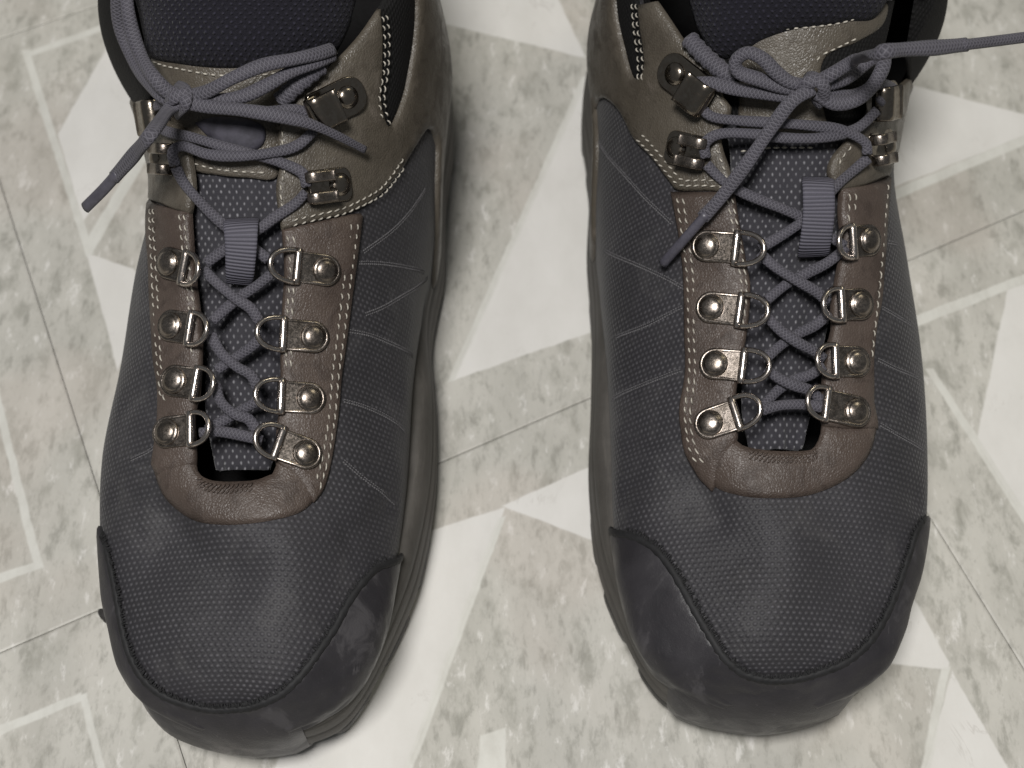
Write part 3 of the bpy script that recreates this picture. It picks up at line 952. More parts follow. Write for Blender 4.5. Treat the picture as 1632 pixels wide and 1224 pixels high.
# ------------------------------------------------------------------ materials used
M = dict(
    fabric=mat_fabric(),
    tongue=mat_knit('tongue_spacer_mesh', rgb(.028, .027, .033), rgb(.33, .325, .35), .0023, .0017),
    lining=mat_knit('navy_lining_knit', rgb(.0060, .0054, .0105), rgb(.046, .043, .072), .0021, .0015, .55, 1., .9, 1.2, .62, .45, .06),
    black=mat_knit('black_collar_cloth', rgb(.0035, .0033, .0034), rgb(.008, .0075, .008), .0013, .0013, .4, .5, .8, 1.25, .62, .15, .0),
    leather=mat_leather('brown_leather', rgb(.053, .0388, .0318), rgb(.071, .0535, .0445), rgb(.034, .0235, .0188)),
    cuff=mat_leather('olive_brown_leather', rgb(.068, .058, .045), rgb(.088, .076, .061), rgb(.052, .043, .033), .40),
    rubber=mat_rubber('charcoal_rubber', rgb(.0215, .0202, .0230), rgb(.031, .029, .0325), rgb(.10, .095, .10), .46),
    outsole=mat_rubber('black_outsole_rubber', rgb(.022, .021, .020), rgb(.035, .033, .031), rgb(.16, .15, .14)),
    midsole=mat_midsole(),
    piping=mat_plain('black_piping', (.010, .010, .011), .7),
    lace=mat_lace(), webbing=mat_webbing(), metal=mat_metal(), hook=mat_dark_metal(), bright=mat_bright_metal(),
    stitch=mat_plain('cream_thread', (.36, .335, .29), .6, .4, 1500),
    seam=mat_plain('grey_seam_thread', (.085, .082, .086), .6, .5, 2500),
    aglet=mat_plain('matt_grey_aglet', (.065, .062, .078), .4, .2, 500),
    tag=mat_plain('grey_tongue_tag', (.040, .038, .050), .7, .25, 300, .3),
)
MM = .001


def lathe(mb, o, e1, e2, n, prof, seg=18):
    V, Fc = [], []
    for r, z in prof:
        for k in range(seg):
            a = 2 * math.pi * k / seg
            V.append(o + (e1 * math.cos(a) + e2 * math.sin(a)) * r + n * z)
    for i in range(len(prof) - 1):
        for k in range(seg):
            k2 = (k + 1) % seg
            Fc.append((i * seg + k, i * seg + k2, (i + 1) * seg + k2, (i + 1) * seg + k))
    Fc.append(tuple((len(prof) - 1) * seg + k for k in range(seg)))
    mb.add(V, Fc)


def slab(mb, o, e1, e2, n, outline, levels):
    """stack of scaled outlines: levels = (inset, z)"""
    q = np.asarray(outline, float)
    tg = unit(np.roll(q, -1, 0) - np.roll(q, 1, 0))
    ar = np.sum(q[:, 0] * np.roll(q[:, 1], -1) - np.roll(q[:, 0], -1) * q[:, 1])
    nin = np.stack([-tg[:, 1], tg[:, 0]], -1) * (1 if ar > 0 else -1)
    m = len(q)
    V, Fc = [], []
    for ins, z in levels:
        for p in q + nin * ins:
            V.append(o + e1 * p[0] + e2 * p[1] + n * z)
    for i in range(len(levels) - 1):
        for k in range(m):
            k2 = (k + 1) % m
            f = (i * m + k, i * m + k2, (i + 1) * m + k2, (i + 1) * m + k)
            Fc.append(f if ar > 0 else f[::-1])
    top = tuple((len(levels) - 1) * m + k for k in range(m))
    Fc.append(top if ar > 0 else top[::-1])
    mb.add(V, Fc)


def frame(S, p_out, p_in, off):
    a, b = S.at(*p_out, off), S.at(*p_in, off)
    h = S.hit(*p_out) or S.hit(*p_in)
    h2 = S.hit(*p_in) or h
    n = unit(S.nrm(np.array([h[1][0]]), np.array([h[1][1]]))[0] + S.nrm(np.array([h2[1][0]]), np.array([h2[1][1]]))[0])
    e1 = b - a
    e1 = unit(e1 - n * (e1 @ n))
    return a, b, e1, np.cross(n, e1), n


def lace_loop(S, spec, parent, org, t):
    riv, bar, tip = spec
    a, b, e1, e2, n = frame(S, riv, bar, t)
    d = max(.0070, (b - a) @ e1)
    tp = S.at(*tip, t + .002)
    ext = min(.0105, max(.0070, (tp - b) @ e1))
    hw = .0047
    out = [(d - .0004, -hw * .98), (d - .0004, hw * .98)]
    for k in range(0, 13):
        q = math.pi / 2 + math.pi * k / 12
        out.append((hw * math.cos(q), hw * math.sin(q)))
    mb = MB()
    slab(mb, a, e1, e2, n, out, [(0, -.0012), (0, .0006), (.0003, .0009), (.0009, .00095), (.0012, .0006)])
    pl = mb.build('lace_loop', M['metal'], parent, org)
    pl.data.polygons.foreach_set('use_smooth', [len(p.vertices) < 6 for p in pl.data.polygons])
    mb = MB()
    prof = [(.0039, .0004), (.0039, .0009), (.0035, .0012)] + [(.0032 * math.cos(q), .0011 + .0012 * math.sin(q)) for q in np.linspace(.15, 1.45, 7)]
    lathe(mb, a, e1, e2, n, prof, 20)
    mb.build('rivet', M['metal'], pl, org)
    mb = MB()
    c = a + e1 * d + n * .0011
    tube(mb, np.array([c + e2 * k for k in (-.0053, -.0051, -.0035, 0, .0035, .0051, .0053)]), np.array([.8, 1.15, 1.25, 1.25, 1.25, 1.15, .8]) * MM, up=n, nseg=12)
    mb.build('bar', M['bright'], pl, org)
    pts = []
    rw = .0047
    for k in range(25):
        q = -math.pi / 2 + math.pi * k / 24
        x = max(0, math.cos(q)) ** .75 * ext
        pts.append(c + e1 * x + e2 * rw * math.sin(q) * (1 if abs(math.sin(q)) < .99 else 1) + n * (.0002 + .0016 * x / ext))
    mb = MB()
    tube(mb, np.array(pts), .00080, up=n, nseg=9)
    mb.build('ring', M['bright'], pl, org)


def lace_hook(S, spec, parent, org, t):
    riv, inn, prongs = spec
    a, b, e1, e2, n = frame(S, riv, inn, t)
    d = min(.0135, max(.0085, (b - a) @ e1))
    hw = .0050 if prongs == 2 else .0056
    out = []
    r = .0026 if prongs == 2 else .0050
    for cx, cy, q0 in ((d - .001, hw - .0012, 0), (-.0012, hw - r, 1), (-.0012, -hw + r, 2), (d - .001, -hw + .0012, 3)):
        rr = .0012 if q0 in (0, 3) else r
        for k in range(6):
            q = math.pi / 2 * (q0 + k / 5)
            out.append((cx + rr * math.cos(q), cy + rr * math.sin(q)))
    mb = MB()
    slab(mb, a, e1, e2, n, out, [(0, -.0012), (0, .0006), (.0003, .0009)])
    pl = mb.build('lace_hook', M['hook'], parent, org)
    pl.data.polygons.foreach_set('use_smooth', [len(p.vertices) < 6 for p in pl.data.polygons])
    mb = MB()
    prof = [(.0034, .0008), (.0034, .0012)] + [(.0031 * math.cos(q), .0012 + .0013 * math.sin(q)) for q in np.linspace(.15, 1.45, 6)]
    lathe(mb, a, e1, e2, n, prof, 18)
    mb.build('rivet', M['hook'], pl, org)
    mb = MB()
    R = .0023 if prongs == 2 else .0029
    lanes = ((-.0030, .0016), (.0030, .0016)) if prongs == 2 else ((0., .0050),)
    for cy, hwid in lanes:
        pr = [(d - .0045, .0004), (d - .002, .0006)]
        for k in range(11):
            q = -math.pi / 2 + math.pi * 1.08 * k / 10
            pr.append((d - .0008 + R * math.cos(q) * 1.05, .0008 + R + R * math.sin(q)))
        pr.append((d - .0052, .0006 + 2 * R))
        pr.append((d - .0066, .0011 + 2 * R))
        P = np.array([a + e1 * x + e2 * cy + n * z for x, z in pr])
        tg = unit(np.gradient(P, axis=0))
        tube(mb, crom(P, n=26), hwid, .00050, up=[unit(np.cross(e2, k)) for k in np.repeat(tg, 2, 0)[:26]] if False else np.array([np.cross(unit(q), e2) for q in np.gradient(crom(P, n=26), axis=0)]), nseg=12, prof='flat')
    mb.build('claw', M['metal'] if prongs == 2 else M['hook'], pl, org)


def sole_outline(tab, sole, n=220):
    tab = np.array(tab)
    L, R = np.array(sole[0]), np.array(sole[1])
    med = None
    y, x = tab[:, 0], tab[:, 3]
    return y, x, L, R


def build_boot(D, label, laces, aglets, fuzz):
    tab = np.array(D['tab'])
    med = D['med']
    y0 = tab[0, 0] - .0015
    org = np.array([tab[:, 3].mean(), tab[:, 0].mean(), 0.])
    root = bpy.data.objects.new('hiking_boot', None)
    root.empty_display_size = .05
    col.objects.link(root)
    root.location = org
    tag(root, label, 'boot', 'pair of hiking boots')
    N = len(tab)
    S = Sheet(lambda u, v: surf(tab, u, v), 0, N - 1, -1, 1, 241, 121, .022, .085)
    for d in D['dents']:
        S.dent(*d)

    # tongue sheet
    us = np.linspace(4.62, 9.2, 14)
    rp = surf(tab, us, 0 * us)
    rn = S.nrm(us, 0 * us)
    dep = np.interp(us, [4.0, 5.2, 7, 9.2], [.0115, .0085, .0050, .0035])
    rp = rp - rn * dep[:, None]
    last = rp[-1]
    dirn = unit(rp[-1] - rp[-2])
    for k in range(1, 5):
        q = math.radians(7 * k)
        dk = np.array([0, dirn[1] * math.cos(q) - dirn[2] * math.sin(q), dirn[1] * math.sin(q) + dirn[2] * math.cos(q)])
        last = last + dk * .0088
        rp = np.vstack([rp, last])
    rt = unit(np.gradient(rp, axis=0))
    rnn = unit(np.stack([0 * rt[:, 0], -rt[:, 2], rt[:, 1]], -1))
    hwid = np.interp(np.arange(len(rp)), [0, 1, 3, 5, 10, 13, 16, 17], [.0080, .0105, .0125, .0170, .022, .030, .038, .033])
    rad = np.interp(np.arange(len(rp)), [0, 6, 10, 14, 17], [.027, .028, .030, .041, .046])
    RT = np.hstack([rp, rnn, hwid[:, None], rad[:, None]])

    def tfn(u, v):
        s = cr_eval(RT, u)
        p, n_, hw, R = s[..., :3], s[..., 3:6], s[..., 6], s[..., 7]
        x = hw * v
        drop = R - np.sqrt(np.maximum(R * R - x * x, 1e-9))
        r = p - n_ * drop[..., None]
        r[..., 0] += x
        return r
    T = Sheet(tfn, 0, len(RT) - 1, -1, 1, 101, 61, .0096, .036)

    # ---- opening of the upper, in sheet coordinates
    inner_l = [S.uv(p) for p in (D['strip_l'][2] if med > 0 else D['strip_l'][1])]
    inner_r = [S.uv(p) for p in (D['strip_r'][0])]
    ca = [S.uv(p) for p in D['cuff_m'][0]]
    cb = [S.uv(p) for p in D['cuff_l'][0]]
    RIM = .36
    sgn = med
    rim_m = [(u, sgn * RIM) for u in np.linspace(10.2, 15, 12)]
    rim_l = [(u, -sgn * RIM) for u in np.linspace(15, 10.2, 12)]
    gi = [S.uv(p) for p in D['guard'][2]]
    if med > 0:
        lft = sorted([tuple(p) for p in inner_l], key=lambda p: -p[0])
        rgt = sorted([tuple(p) for p in inner_r if p[0] > 4.6 and p[1] < .55], key=lambda p: p[0])
        poly = [tuple(p) for p in cb[:-1]] + lft + [tuple(p) for p in gi[::-1]] + rgt + [tuple(p) for p in ca[::-1]] + rim_m + rim_l
    else:
        lft = sorted([tuple(p) for p in inner_l if p[0] > 4.6 and p[1] > -.5], key=lambda p: p[0])
        rgt = sorted([tuple(p) for p in inner_r], key=lambda p: -p[0])
        poly = [tuple(p) for p in cb[:-1]] + rgt + [tuple(p) for p in gi] + lft + [tuple(p) for p in ca[::-1]] + rim_m + rim_l
    hole = np.array(poly) * (S.mu, S.mv)

    def grid_mesh(name, off, mat, test, nu=230, nv=120, u0=0., u1=N - 1.):
        us_, vs_ = np.linspace(u0, u1, nu), np.linspace(-1, 1, nv)
        UU, VV = np.meshgrid(us_, vs_, indexing='ij')
        UU, VV = UU.ravel(), VV.ravel()
        P = S.pos(UU, VV, off)
        rem = test(np.stack([UU * S.mu, VV * S.mv], -1))
        Fc = []
        for i in range(nu - 1):
            for j in range(nv - 1):
                a = i * nv + j
                f = (a, a + 1, a + nv + 1, a + nv)
                if not any(rem[k] for k in f):
                    Fc.append(f)
        for i0, rev in ((0, False), (nu - 1, True)):
            if u0 > 0 and i0 == 0:
                continue
            half = [i0 * nv + j for j in range(nv)]
            for j in range(nv // 2 - 1):
                f = (half[j], half[nv - 1 - j], half[nv - 2 - j], half[j + 1])
                if not any(rem[k] for k in f):
                    Fc.append(f if rev else f[::-1])
        used = sorted({k for f in Fc for k in f})
        mp = {k: i for i, k in enumerate(used)}
        return mesh_obj(name, P[used], [[mp[k] for k in f] for f in Fc], mat, root, S.tex(UU, VV)[used], True, org)

    upper = grid_mesh('upper', 0., M['fabric'], lambda q: in_poly(q, hole) | (dist_poly(q, hole) < .0022))
    grid_mesh('lining', -.0022, M['black'], lambda q: in_poly(q, hole) | (dist_poly(q, hole) < .0008), 120, 70, 3.5)
    # footbed
    ring = []
    ub = np.linspace(.4, N - 1.2, 30)
    l_, r_ = surf(tab, ub, -.93 + 0 * ub), surf(tab, ub, .93 + 0 * ub)
    fb = np.vstack([l_, r_[::-1]])
    mesh_obj('footbed', fb, [tuple(range(len(fb)))], M['black'], root, None, False, org)

    # ---- toe cap
    pp = D['piping']
    p0, p1 = S.uv(pp[0]), S.uv(pp[-1])
    lo = [('u', u, -1.) for u in np.linspace(0, p0[0] + .05, 8)]
    hi = [('u', u, 1.) for u in np.linspace(p1[0] + .05, 0, 8)]
    cap, _ = S.panel('toe_cap', [pp, [('u', p1[0] + .02, .93), ('u', p1[0] + .05, 1.)], hi, [('u', 0., 1.), ('u', 0., 0.), ('u', 0., -1.)], lo, [('u', p0[0] + .05, -1.), ('u', p0[0] + .02, -.93)]],
                     .0013, M['rubber'], root, org, lump=.0004, lumpscale=90)
    mb = MB()
    q = S.path(pp, .0012)
    po = .0010 - .0018 * np.clip(1 - np.minimum(np.arange(len(q)), np.arange(len(q))[::-1]) / 9., 0, 1)
    tube(mb, S.pos(q[:, 0], q[:, 1], po), .00115 * (1 + .22 * np.sin(np.arange(len(q)) * 1.7) * np.sin(np.arange(len(q)) * .37)), .00080, up=S.nrm(q[:, 0], q[:, 1]), nseg=10)
    # frayed fibre ends along the seam
    Pq, Nq = S.pos(q[:, 0], q[:, 1], .0014), S.nrm(q[:, 0], q[:, 1])
    Tq = unit(np.gradient(Pq, axis=0))
    Bq = np.cross(Nq, Tq)
    for i in range(2, len(q) - 2):
        if abs(q[i, 1]) < .62:
            for rr in range(5):
                k = random.uniform(.0008, .0026)
                p = Pq[i] + Tq[i] * random.uniform(-.0006, .0006)
                sg = 1 if Bq[i, 1] > 0 else -1
                e = Bq[i] * sg + Tq[i] * random.uniform(-.4, .4)
                tube(mb, np.array([p, p + e * k * .6 - Nq[i] * .0002, p + e * k - Nq[i] * .0006]), [.00020, .00016, .00008], up=Nq[i], nseg=5)
    mb.build('piping', M['piping'], cap, org)

    # ---- sole
    LR = (D['sole'][0], D['sole'][1]) if med > 0 else (D['sole'][1], D['sole'][0])
    L, R = np.array(LR[0]), np.array(LR[1])
    pull = np.interp(np.arange(N), [0, 2, 4], [.0005, .0010, 0.])
    L, R = L - pull, R - pull
    xs, ys = tab[:, 3], tab[:, 0]
    ptsL = [(xs[i] - L[i], ys[i]) for i in range(N)]
    ptsR = [(xs[i] + R[i], ys[i]) for i in range(N)]
    loop = [(xs[0], y0 - .0008)] + ptsR + [(xs[-1], ys[-1] + .006)] + ptsL[::-1]
    # drop the widest jumps at the tip
    out = crom(np.array(loop), n=321, closed=True)
    tg = unit(np.roll(out, -3, 0) - np.roll(out, 3, 0))
    nor = np.stack([tg[:, 1], -tg[:, 0]], -1)
    yy = out[:, 1] - y0
    zlow = .0070 * np.clip(1 - yy / .07, 0, 1) ** 1.6
    under = .0045 * np.clip(1 - yy / .055, 0, 1)      # the toe end of the sole is cut back towards the ground
    zhi = np.interp(out[:, 1], tab[:, 0], tab[:, 11]) + .0022

    def rings(levels, name, mat, mod=None, close_top=True, close_bot=True):
        V, Fc, U = [], [], []
        m = len(out)
        for f, o_ in levels:
            oo = np.full(m, o_) if mod is None else o_ + mod
            oo = oo - under * (1 - f) - (.003 * np.clip(1 - yy / .05, 0, 1) if f > .98 else 0)
            p = out + nor * oo[:, None]
            z = zlow + (zhi - zlow) * (f if f <= 1 else 1 + (f - 1) * np.clip((yy - .022) / .03, 0, 1))
            V += [(a[0], a[1], b) for a, b in zip(p, z)]
        for i in range(len(levels) - 1):
            for k in range(m):
                k2 = (k + 1) % m
                Fc.append((i * m + k, i * m + k2, (i + 1) * m + k2, (i + 1) * m + k))
        if close_top:
            Fc.append(tuple((len(levels) - 1) * m + k for k in range(m)))
        if close_bot:
            Fc.append(tuple(range(m))[::-1])
        return mesh_obj(name, V, Fc, mat, root, None, True, org)

    ml = [(.20, -.0010), (.22, .0004), (.32, .0008), (.52, .0008), (.55, .0004), (.58, .0004), (.61, .0006), (.80, .0002), (.83, -.0003), (.86, -.0003), (.89, -.0001), (1.0, -.0004), (1.08, -.0012), (1.16, -.0026), (1.20, -.0048), (1.20, -.0085)]
    ms = rings(ml, 'midsole', M['midsole'])
    lug = np.where((np.arange(len(out)) % 12) < 8, .0004, -.0012)
    lug = np.convolve(np.r_[lug[-2:], lug, lug[:2]], [.15, .7, .15], 'same')[2:-2]
    rings([(0., -.0006), (.02, 0.), (.18, 0.), (.205, -.0006)], 'outsole', M['outsole'], lug)
    # bumper: rubber lip wrapped over the toe end of the sole
    bx = [on_z(*p, .02)[0] for p in D['bumper']]
    sel = [i for i in range(len(out)) if out[i, 1] < y0 + .030 and bx[0] - .0005 <= out[i, 0] <= bx[1] + .0005]
    sel.sort(key=lambda i: out[i, 0])
    mb = MB()
    lev = [(.10, .0002), (.14, .0018), (.45, .0026), (.75, .0020), (.95, .0006), (1.14, -.0016), (1.28, -.0046)]
    V, Fc = [], []
    m = len(sel)
    for k, i in enumerate(sel):
        edge = min(1., min(k, m - 1 - k) / 2.5 + .25)
        for f, o_ in lev:
            p = out[i] + nor[i] * ((o_ * edge if o_ > 0 else o_) - under[i] * max(0, 1 - f) * .9)
            V.append((p[0], p[1], zlow[i] + (zhi[i] - zlow[i]) * f))
    ln = len(lev)
    for k in range(m - 1):
        for j in range(ln - 1):
            Fc.append((k * ln + j, (k + 1) * ln + j, (k + 1) * ln + j + 1, k * ln + j + 1))
    mb.add(V, Fc)
    mb.build('toe_bumper', M['rubber'], root, org)

    # ---- leather pieces
    tE = .0016
    guard, _ = S.panel('throat_guard', D['guard'], .0012, M['leather'], root, org, bevel=.0022, puff=.0010, lump=.0006, lumpscale=110, seed=3.)
    sl, _ = S.panel('eyestay', D['strip_l'], tE, M['leather'], root, org, base=.0004, lump=.0012, lumpscale=85, seed=1.)
    sr, _ = S.panel('eyestay', D['strip_r'], tE, M['leather'], root, org, base=.0004, lump=.0012, lumpscale=85, seed=2.)
    # medial cuff: traced front, carried round the ankle to the heel
    sM = med
    nt = [S.uv(p) for p in D['notch']]
    cm3 = D['cuff_m'][2]
    pe = S.uv(cm3[-1])
    back = [('u', pe[0] - .1, sM * 1.), ('u', 14.8, sM * 1.)]
    top = [('u', 14.8, sM * RIM), ('u', 10.6, sM * RIM), ('u', max(10.25, nt[0 if med > 0 else 0][0] + .25), sM * (RIM + .02))]
    cuff_out = [D['cuff_m'][0], D['cuff_m'][1], cm3, [tuple(['u', *pe]), back[0]], back, [back[1], top[0]], top, [tuple(['u', *p]) for p in nt]]
    # order: notch runs from its rear top round to the front top
    cf, _ = S.panel('ankle_cuff', cuff_out, tE, M['cuff'], root, org, base=.0002, lump=.0004, seed=4.)
    ntop = [('u', nt[-1][0] + .5, sM * (RIM + .01)), ('u', nt[0][0] + .5, nt[0][1])]
    S.panel('collar_pad', [[tuple(['u', *p]) for p in nt], ntop], .0003, M['black'], root, org, puff=.0018)
    # lateral cuff
    cl0, cl1 = D['cuff_l']
    q1 = S.uv(cl1[-1])
    q0 = S.uv(cl0[0])
    lat = -sM
    low = [tuple(['u', *q1]), ('u', 8.3, lat * .60), ('u', 8.9, lat * .74), ('u', 9.3, lat * .82)]
    strap = [('u', 9.6, lat * .86), ('u', 9.5, lat * 1.), ('u', 14.8, lat * 1.), ('u', 14.8, lat * .88), ('u', 10.5, lat * .84), ('u', 9.7, lat * .77), ('u', 9.2, lat * .64), tuple(['u', *q0])]
    cl, _ = S.panel('ankle_cuff', [cl0, cl1, low, strap], tE, M['cuff'], root, org, base=.0002, lump=.0004, seed=5., smooth=True)
    S.panel('collar_pad', [[('u', q0[0] - .05, q0[1] * .8), tuple(['u', *q0]), ('u', 9.2, lat * .66), ('u', 9.7, lat * .79), ('u', 10.5, lat * .86), ('u', 14.8, lat * .90)], [('u', 14.8, lat * RIM), ('u', 10.3, lat * RIM)]], .0005, M['black'], root, org, puff=.0022)
    # padded rim of the collar
    mb = MB()
    rm = [(u, sM * RIM) for u in np.linspace(10.0, 14.95, 30)] + [(u, -sM * RIM) for u in np.linspace(14.95, 9.6, 30)]
    rm = np.array(rm)
    tube(mb, crom(S.pos(rm[:, 0], rm[:, 1], -.003), step=.003), .0046, .0046, up=(0, 0, 1), nseg=12)
    mb.build('collar_rim', M['black'], root, org)

    # ---- stitching
    own = {'m': sr, 'l': sl, 'c': cf, 'd': cl}
    for k, pts, _ in D['stitch']:
        mb = MB()
        S.stitches(mb, pts, tE + .0004 + (.0002 if k in 'ml' else 0), pitch=.0030 if k in 'ml' else .0026, ln=.0019 if k in 'ml' else .0016, r=.00024, skew=.26, jit=.2)
        tag(mb.build('stitching', M['stitch'], own[k], org), kind='stuff')
    # roughened lip round the lower end of the throat
    mb = MB()
    for dy, pt_ in ((9, .0013), (17, .0013)):
        S.stitches(mb, [(x, y + dy) for x, y in D['guard'][2][1:-1]], .0016, pt_, .0010, .00024, skew=1.2)
    tag(mb.build('lip_texture', M['leather'], guard, org), kind='stuff')
    for pts in D['seams']:
        mb = MB()
        q = S.path(pts, .0009)
        S.stitches(mb, pts, -.0001, .0009, .0008, .00026)
        S.stitches(mb, pts, -.0001, .0009, .0008, .00020, side=.0008)
        tag(mb.build('seam', M['seam'], upper, org), kind='stuff')

    # ---- tongue
    us_, vs_ = np.linspace(0, len(RT) - 1, 110), np.linspace(-1, 1, 61)
    UU, VV = [a.ravel() for a in np.meshgrid(us_, vs_, indexing='ij')]
    bul = np.array([mnoise.noise(Vector((a * .9, b * 3., med * 5.))) for a, b in zip(UU, VV)]) * .0016
    P = T.pos(UU, VV, bul)
    nv = 61
    Fc = [(i * nv + j, i * nv + j + 1, (i + 1) * nv + j + 1, (i + 1) * nv + j) for i in range(109) for j in range(60)]
    tongue = mesh_obj('tongue', P, Fc, M['tongue'], root, T.tex(UU, VV), True, org)
    so = tongue.modifiers.new('thickness', 'SOLIDIFY')
    so.thickness = .004
    so.offset = -1
    T.panel('gap_shade', D['gap_shade'], .0002, M['black'], tongue, org, base=.0012)  # black sheet painting in the shade of the gap beside the tongue
    patch, _ = T.panel('tongue_patch', D['patch'], .0010, M['cuff'], tongue, org, base=.0010, lump=.0005)
    T.panel('tongue_pad', D['pad'], .0008, M['lining'], tongue, org, base=.0016, puff=.0062, bevel=.003, h=.0026)
    for pts in D['tstitch']:
        mb = MB()
        T.stitches(mb, pts, .0022, .0025, .0015, .00027)
        tag(mb.build('stitching', M['stitch'], patch, org), kind='stuff')
    if D['tagp']:
        tg_, _ = T.panel('tongue_tag', D['tagp'], .0014, M['tag'], tongue, org, base=.0020, bevel=.0018)
    mb = MB()
    kp = crom(np.array([S.at(x, y, o_ * MM) for x, y, o_ in D['keeper']]), n=40)
    wd = np.interp(np.linspace(0, 1, 40), [0, 1], D['keeper_w'])
    tube(mb, kp, wd, .00055, side=(1., 0, 0), nseg=16, prof='flat')
    mb.build('lace_keeper', M['webbing'], tongue, org)

    # ---- metal
    for spec in D['loops']:
        lace_loop(S, spec, root, org, tE + .0006)
    for spec in D['hooks']:
        lace_hook(S, spec, root, org, tE + .0004)

    # ---- lace
    def pt(p):
        if p[0] == 'z':
            return on_z(p[1], p[2], p[3])
        return S.at(p[0], p[1], p[2] * MM)
    mb = MB()
    for st in laces:
        opts = st[0] if isinstance(st[0], dict) else {}
        pts = st[1:] if opts else st
        q = crom(np.array([pt(p) for p in pts]), step=.0010)
        n_ = len(q)
        a = np.full(n_, opts.get('a', 1.66)) * MM * .94
        b = np.full(n_, opts.get('b', 1.10)) * MM * .78
        if opts.get('taper'):
            k = np.clip((n_ - np.arange(n_)) / (n_ * opts['taper']), .62, 1)
            a, b = a * k, b * k
        # slight unevenness of a worn lace
        ph = random.uniform(0, 9)
        a = a * (1 + .06 * np.sin(np.arange(n_) * .31 + ph))
        tube(mb, q, a, b, nseg=14, prof=opts.get('prof'))
    lo_ = mb.build('shoelace', M['lace'], root, org)
    for st in aglets:
        mb = MB()
        opts = st[0]
        q = crom(np.array([pt(p) for p in st[1:]]), step=.0012)
        tube(mb, q, opts.get('a', 1.5) * MM, opts.get('b', 1.1) * MM, nseg=12)
        mb.build('aglet', M['lace'] if opts.get('cloth') else M['aglet'], lo_, org)
    mb = MB()
    for st in fuzz:
        q = crom(np.array([pt(p) for p in st]), step=.0009)
        tube(mb, q, .0027 * (1 + .1 * np.sin(np.arange(len(q)) * 1.9)), .0020 * (1 + .1 * np.cos(np.arange(len(q)) * 2.3)), nseg=12)
    mb.build('pull_cord', M['lace'], root, org)
    return root, S, T


LACES_A = [
    [(318, 690, 2), (350, 688, 1.6), (385, 694, 1.6), (418, 702, 2)],
    [(432, 437, 2.2), (410, 455, 1.2), (385, 472, .4), (362, 490, .4), (338, 512, 2)],
    [(415, 540, 2.2), (395, 557, 1), (372, 572, .4), (344, 590, 1.8)],
    [(410, 640, 2.2), (392, 650, 1), (370, 662, .4), (330, 686, 1.8)],
    [(324, 430, 2.5), (350, 455, 2.6), (376, 476, 3.0), (400, 492, 2.6), (414, 514, 2.2)],
    [(336, 533, 2.5), (352, 562, 2.4), (378, 585, 3.0), (400, 598, 2.6), (412, 622, 2.2)],
    [(342, 610, 2.2), (352, 640, 2.2), (374, 660, 2.8), (396, 668, 2.2), (412, 690, 1.8)],
    [(280, 266, 4.0), (292, 290, 2.4), (315, 318, 1.8), (345, 348, 1.5), (368, 368, .8), (395, 388, .8), (428, 414, 2)],
    [(488, 306, 4.0), (470, 325, 2.6), (440, 345, 2.2), (412, 366, 2.0), (385, 382, 1.8), (355, 400, 1.0), (328, 420, 2)],
    [(279, 264, 4.8), (275, 242, 5.4), (292, 233, 4.2), (332, 246, 3.2), (380, 249, 3.0), (434, 243, 3.4), (475, 231, 3.8), (508, 200, 4)],
    [(489, 298, 4.8), (482, 276, 4.6), (455, 262, 3.4), (425, 252, 2.0), (371, 238, 2.0), (310, 220, 2.6), (262, 208, 3.2), (238, 186, 4.5)],
    [(505, 186, 4), (470, 174, 3.5), (420, 178, 3.5), (360, 172, 4.5), (296, 160, 6)],
    [(234, 176, 5), (250, 168, 5), (280, 160, 6)],
    [{'a': 2.1}, (281, 138, 4), (296, 146, 9), (294, 166, 10.5), (281, 180, 6)],
    [{'a': 2.0}, (268, 172, 6), (272, 158, 9.5), (300, 150, 9.5), (312, 160, 7)],
    [{'a': 2.15, 'b': 1.5}, (290, 152, 8), (268, 146, 9), (246, 124, 9.5), (226, 92, 9.5), (211, 52, 9), (203, 10, 8), (200, -40, 7)],
    [{'a': 2.15, 'b': 1.5}, (276, 162, 7), (254, 150, 7.5), (230, 122, 7.5), (208, 86, 7), (193, 48, 6.5), (187, 8, 6), (188, -40, 6)],
    [{'a': 2.1, 'b': 1.5}, (298, 154, 8), (330, 146, 9.5), (372, 124, 10.5), (420, 104, 10.5), (470, 94, 9.5), (505, 86, 8), (530, 78, 5)],
    [{'a': 2.1, 'b': 1.5}, (300, 160, 7), (340, 160, 8), (385, 154, 8.5), (425, 136, 8.5), (465, 114, 8), (505, 98, 7), (530, 88, 4)],
    [{'a': 2.2, 'b': 1.1, 'prof': 'flat'}, (290, 158, 9), (268, 176, 10), ('z', 240, 214, .138), ('z', 214, 246, .128), ('z', 182, 283, .117)],
    [{'a': 2.1, 'b': 1.3, 'taper': .45}, (292, 162, 9), (335, 170, 9.5), (390, 176, 10), (440, 184, 10.5), (490, 196, 10.5), (535, 215, 9), (582, 239, 6)],
]
AGLETS_A = [[{'a': 1.75, 'b': 1.0}, ('z', 188, 276, .119), ('z', 165, 302, .112), ('z', 136, 331, .104)]]
FUZZ_A = [[(512, 104, 4), (490, 122, 4), (466, 142, 3.5), (446, 162, 1.5)]]
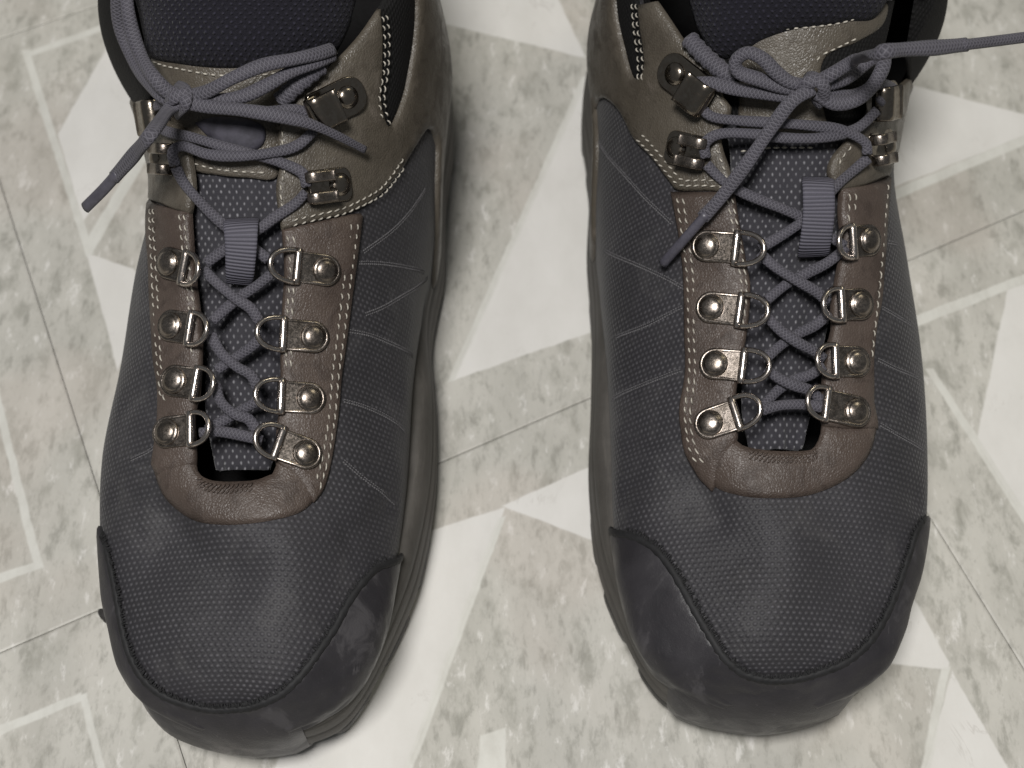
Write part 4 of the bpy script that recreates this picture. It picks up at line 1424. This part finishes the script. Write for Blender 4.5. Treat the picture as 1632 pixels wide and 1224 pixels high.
LACES_B = [
    [(1214, 654, 2), (1245, 646, 1.6), (1285, 645, 1.6), (1314, 650, 2)],
    [(1349, 394, 2), (1320, 418, 1), (1285, 436, .4), (1255, 452, .4), (1222, 478, 2)],
    [(1322, 498, 2), (1300, 518, 1), (1272, 532, .4), (1245, 550, .4), (1222, 570, 2)],
    [(1314, 583, 2), (1290, 598, 1), (1265, 606, .4), (1240, 622, .4), (1212, 652, 1.8)],
    [(1210, 403, 2.4), (1235, 425, 2.6), (1268, 446, 3.0), (1300, 464, 2.5), (1320, 482, 2)],
    [(1218, 500, 2.4), (1242, 525, 2.6), (1270, 545, 3.0), (1298, 560, 2.5), (1314, 572, 2)],
    [(1220, 588, 2.4), (1245, 605, 2.6), (1268, 615, 2.8), (1290, 622, 2.2), (1312, 640, 1.8)],
    [(1126, 262, 4.0), (1150, 286, 2.4), (1178, 304, 2.2), (1215, 320, 2.2), (1250, 334, 2.2), (1285, 350, 1.2), (1315, 372, 1.0), (1347, 392, 2)],
    [(1384, 252, 4.0), (1360, 272, 2.6), (1335, 294, 2.4), (1310, 322, 1.6), (1290, 345, 2.0), (1262, 365, 1.3), (1238, 380, 1.0), (1210, 396, 2)],
    [(1125, 252, 4.8), (1124, 228, 5.4), (1150, 213, 4.2), (1206, 214, 3.8), (1253, 220, 3.6), (1312, 219, 3.6), (1365, 205, 4), (1398, 176, 5)],
    [(1382, 246, 4.8), (1378, 226, 5), (1340, 207, 3.8), (1290, 200, 3.4), (1240, 196, 3.4), (1175, 192, 3.6), (1135, 186, 4), (1114, 168, 5)],
    [{'a': 2.1}, (1112, 156, 6), (1100, 136, 6.5), (1130, 132, 6), (1170, 141, 5.5), (1210, 148, 6), (1255, 152, 7), (1292, 145, 8)],
    [(1402, 162, 6), (1424, 142, 6.5), (1400, 134, 6), (1360, 150, 5), (1310, 150, 7)],
    [{'a': 2.15, 'b': 1.6}, (1296, 136, 9), (1262, 132, 9), (1238, 116, 9.5), (1216, 94, 10), (1192, 84, 10), (1173, 97, 9.5), (1178, 115, 8.5), (1208, 126, 8), (1250, 140, 8), (1292, 144, 8)],
    [{'a': 2.15, 'b': 1.6}, (1302, 148, 8.5), (1332, 165, 8.5), (1368, 158, 9), (1394, 132, 9.5), (1408, 104, 9.5), (1406, 86, 8), (1384, 98, 6.5), (1348, 124, 6.5), (1306, 138, 8)],
    [{'a': 2.2, 'b': 1.7}, (1300, 134, 9), (1326, 118, 11), (1362, 97, 12.5), ('z', 1400, 84, .158), ('z', 1440, 79, .157), ('z', 1490, 76, .154), ('z', 1540, 71, .150)],
    [{'a': 2.1, 'b': 1.2, 'prof': 'flat'}, (1296, 142, 10), (1264, 160, 11), (1236, 194, 10.5), (1206, 238, 10), (1176, 280, 9), (1148, 316, 8), (1120, 347, 7)],
    [{'a': 2.1}, (1284, 124, 6), (1296, 124, 10), (1312, 136, 11.5), (1312, 154, 9.5), (1300, 166, 6)],
    [{'a': 2.0}, (1278, 150, 7), (1284, 134, 10.5), (1304, 128, 10.5), (1322, 134, 8)],
]
AGLETS_B = [[{'a': 1.45, 'b': 1.0}, (1126, 341, 7.6), (1092, 380, 6.5), (1056, 421, 4)],
            [{'a': 1.55, 'b': 1.3, 'cloth': 1}, ('z', 1532, 72, .151), ('z', 1590, 65, .147), ('z', 1660, 56, .142)]]
FUZZ_B = [[(1098, 62, 2.5), (1122, 88, 3.5), (1150, 112, 4), (1172, 126, 3)]]

rootA, SA, TA = build_boot(A, 'grey mesh and brown leather hiking boot on the left, lace tip hanging over floor', LACES_A, AGLETS_A, FUZZ_A)
rootB, SB, TB = build_boot(B, 'grey mesh and brown leather hiking boot on the right, lace end leaving the picture', LACES_B, AGLETS_B, FUZZ_B)

# a dark crumb on the floor against the toe of the left boot
mb = MB()
cp = crom(np.array([on_z(x, y, z) for x, y, z in ((158, 972, .0016), (164, 978, .0024), (171, 984, .0024), (178, 994, .0016))]), n=12)
tube(mb, cp, np.array([.4, .9, 1.2, 1.3, 1.5, 1.7, 1.6, 1.8, 1.7, 1.5, 1.1, .5]) * MM, np.array([.4, .8, 1., 1.2, 1.2, 1.5, 1.4, 1.5, 1.5, 1.3, 1., .5]) * MM, nseg=9)
tag(mb.build('crumb', M['outsole']), 'small dark crumb on the tile joint touching the toe of the left boot', 'crumb')
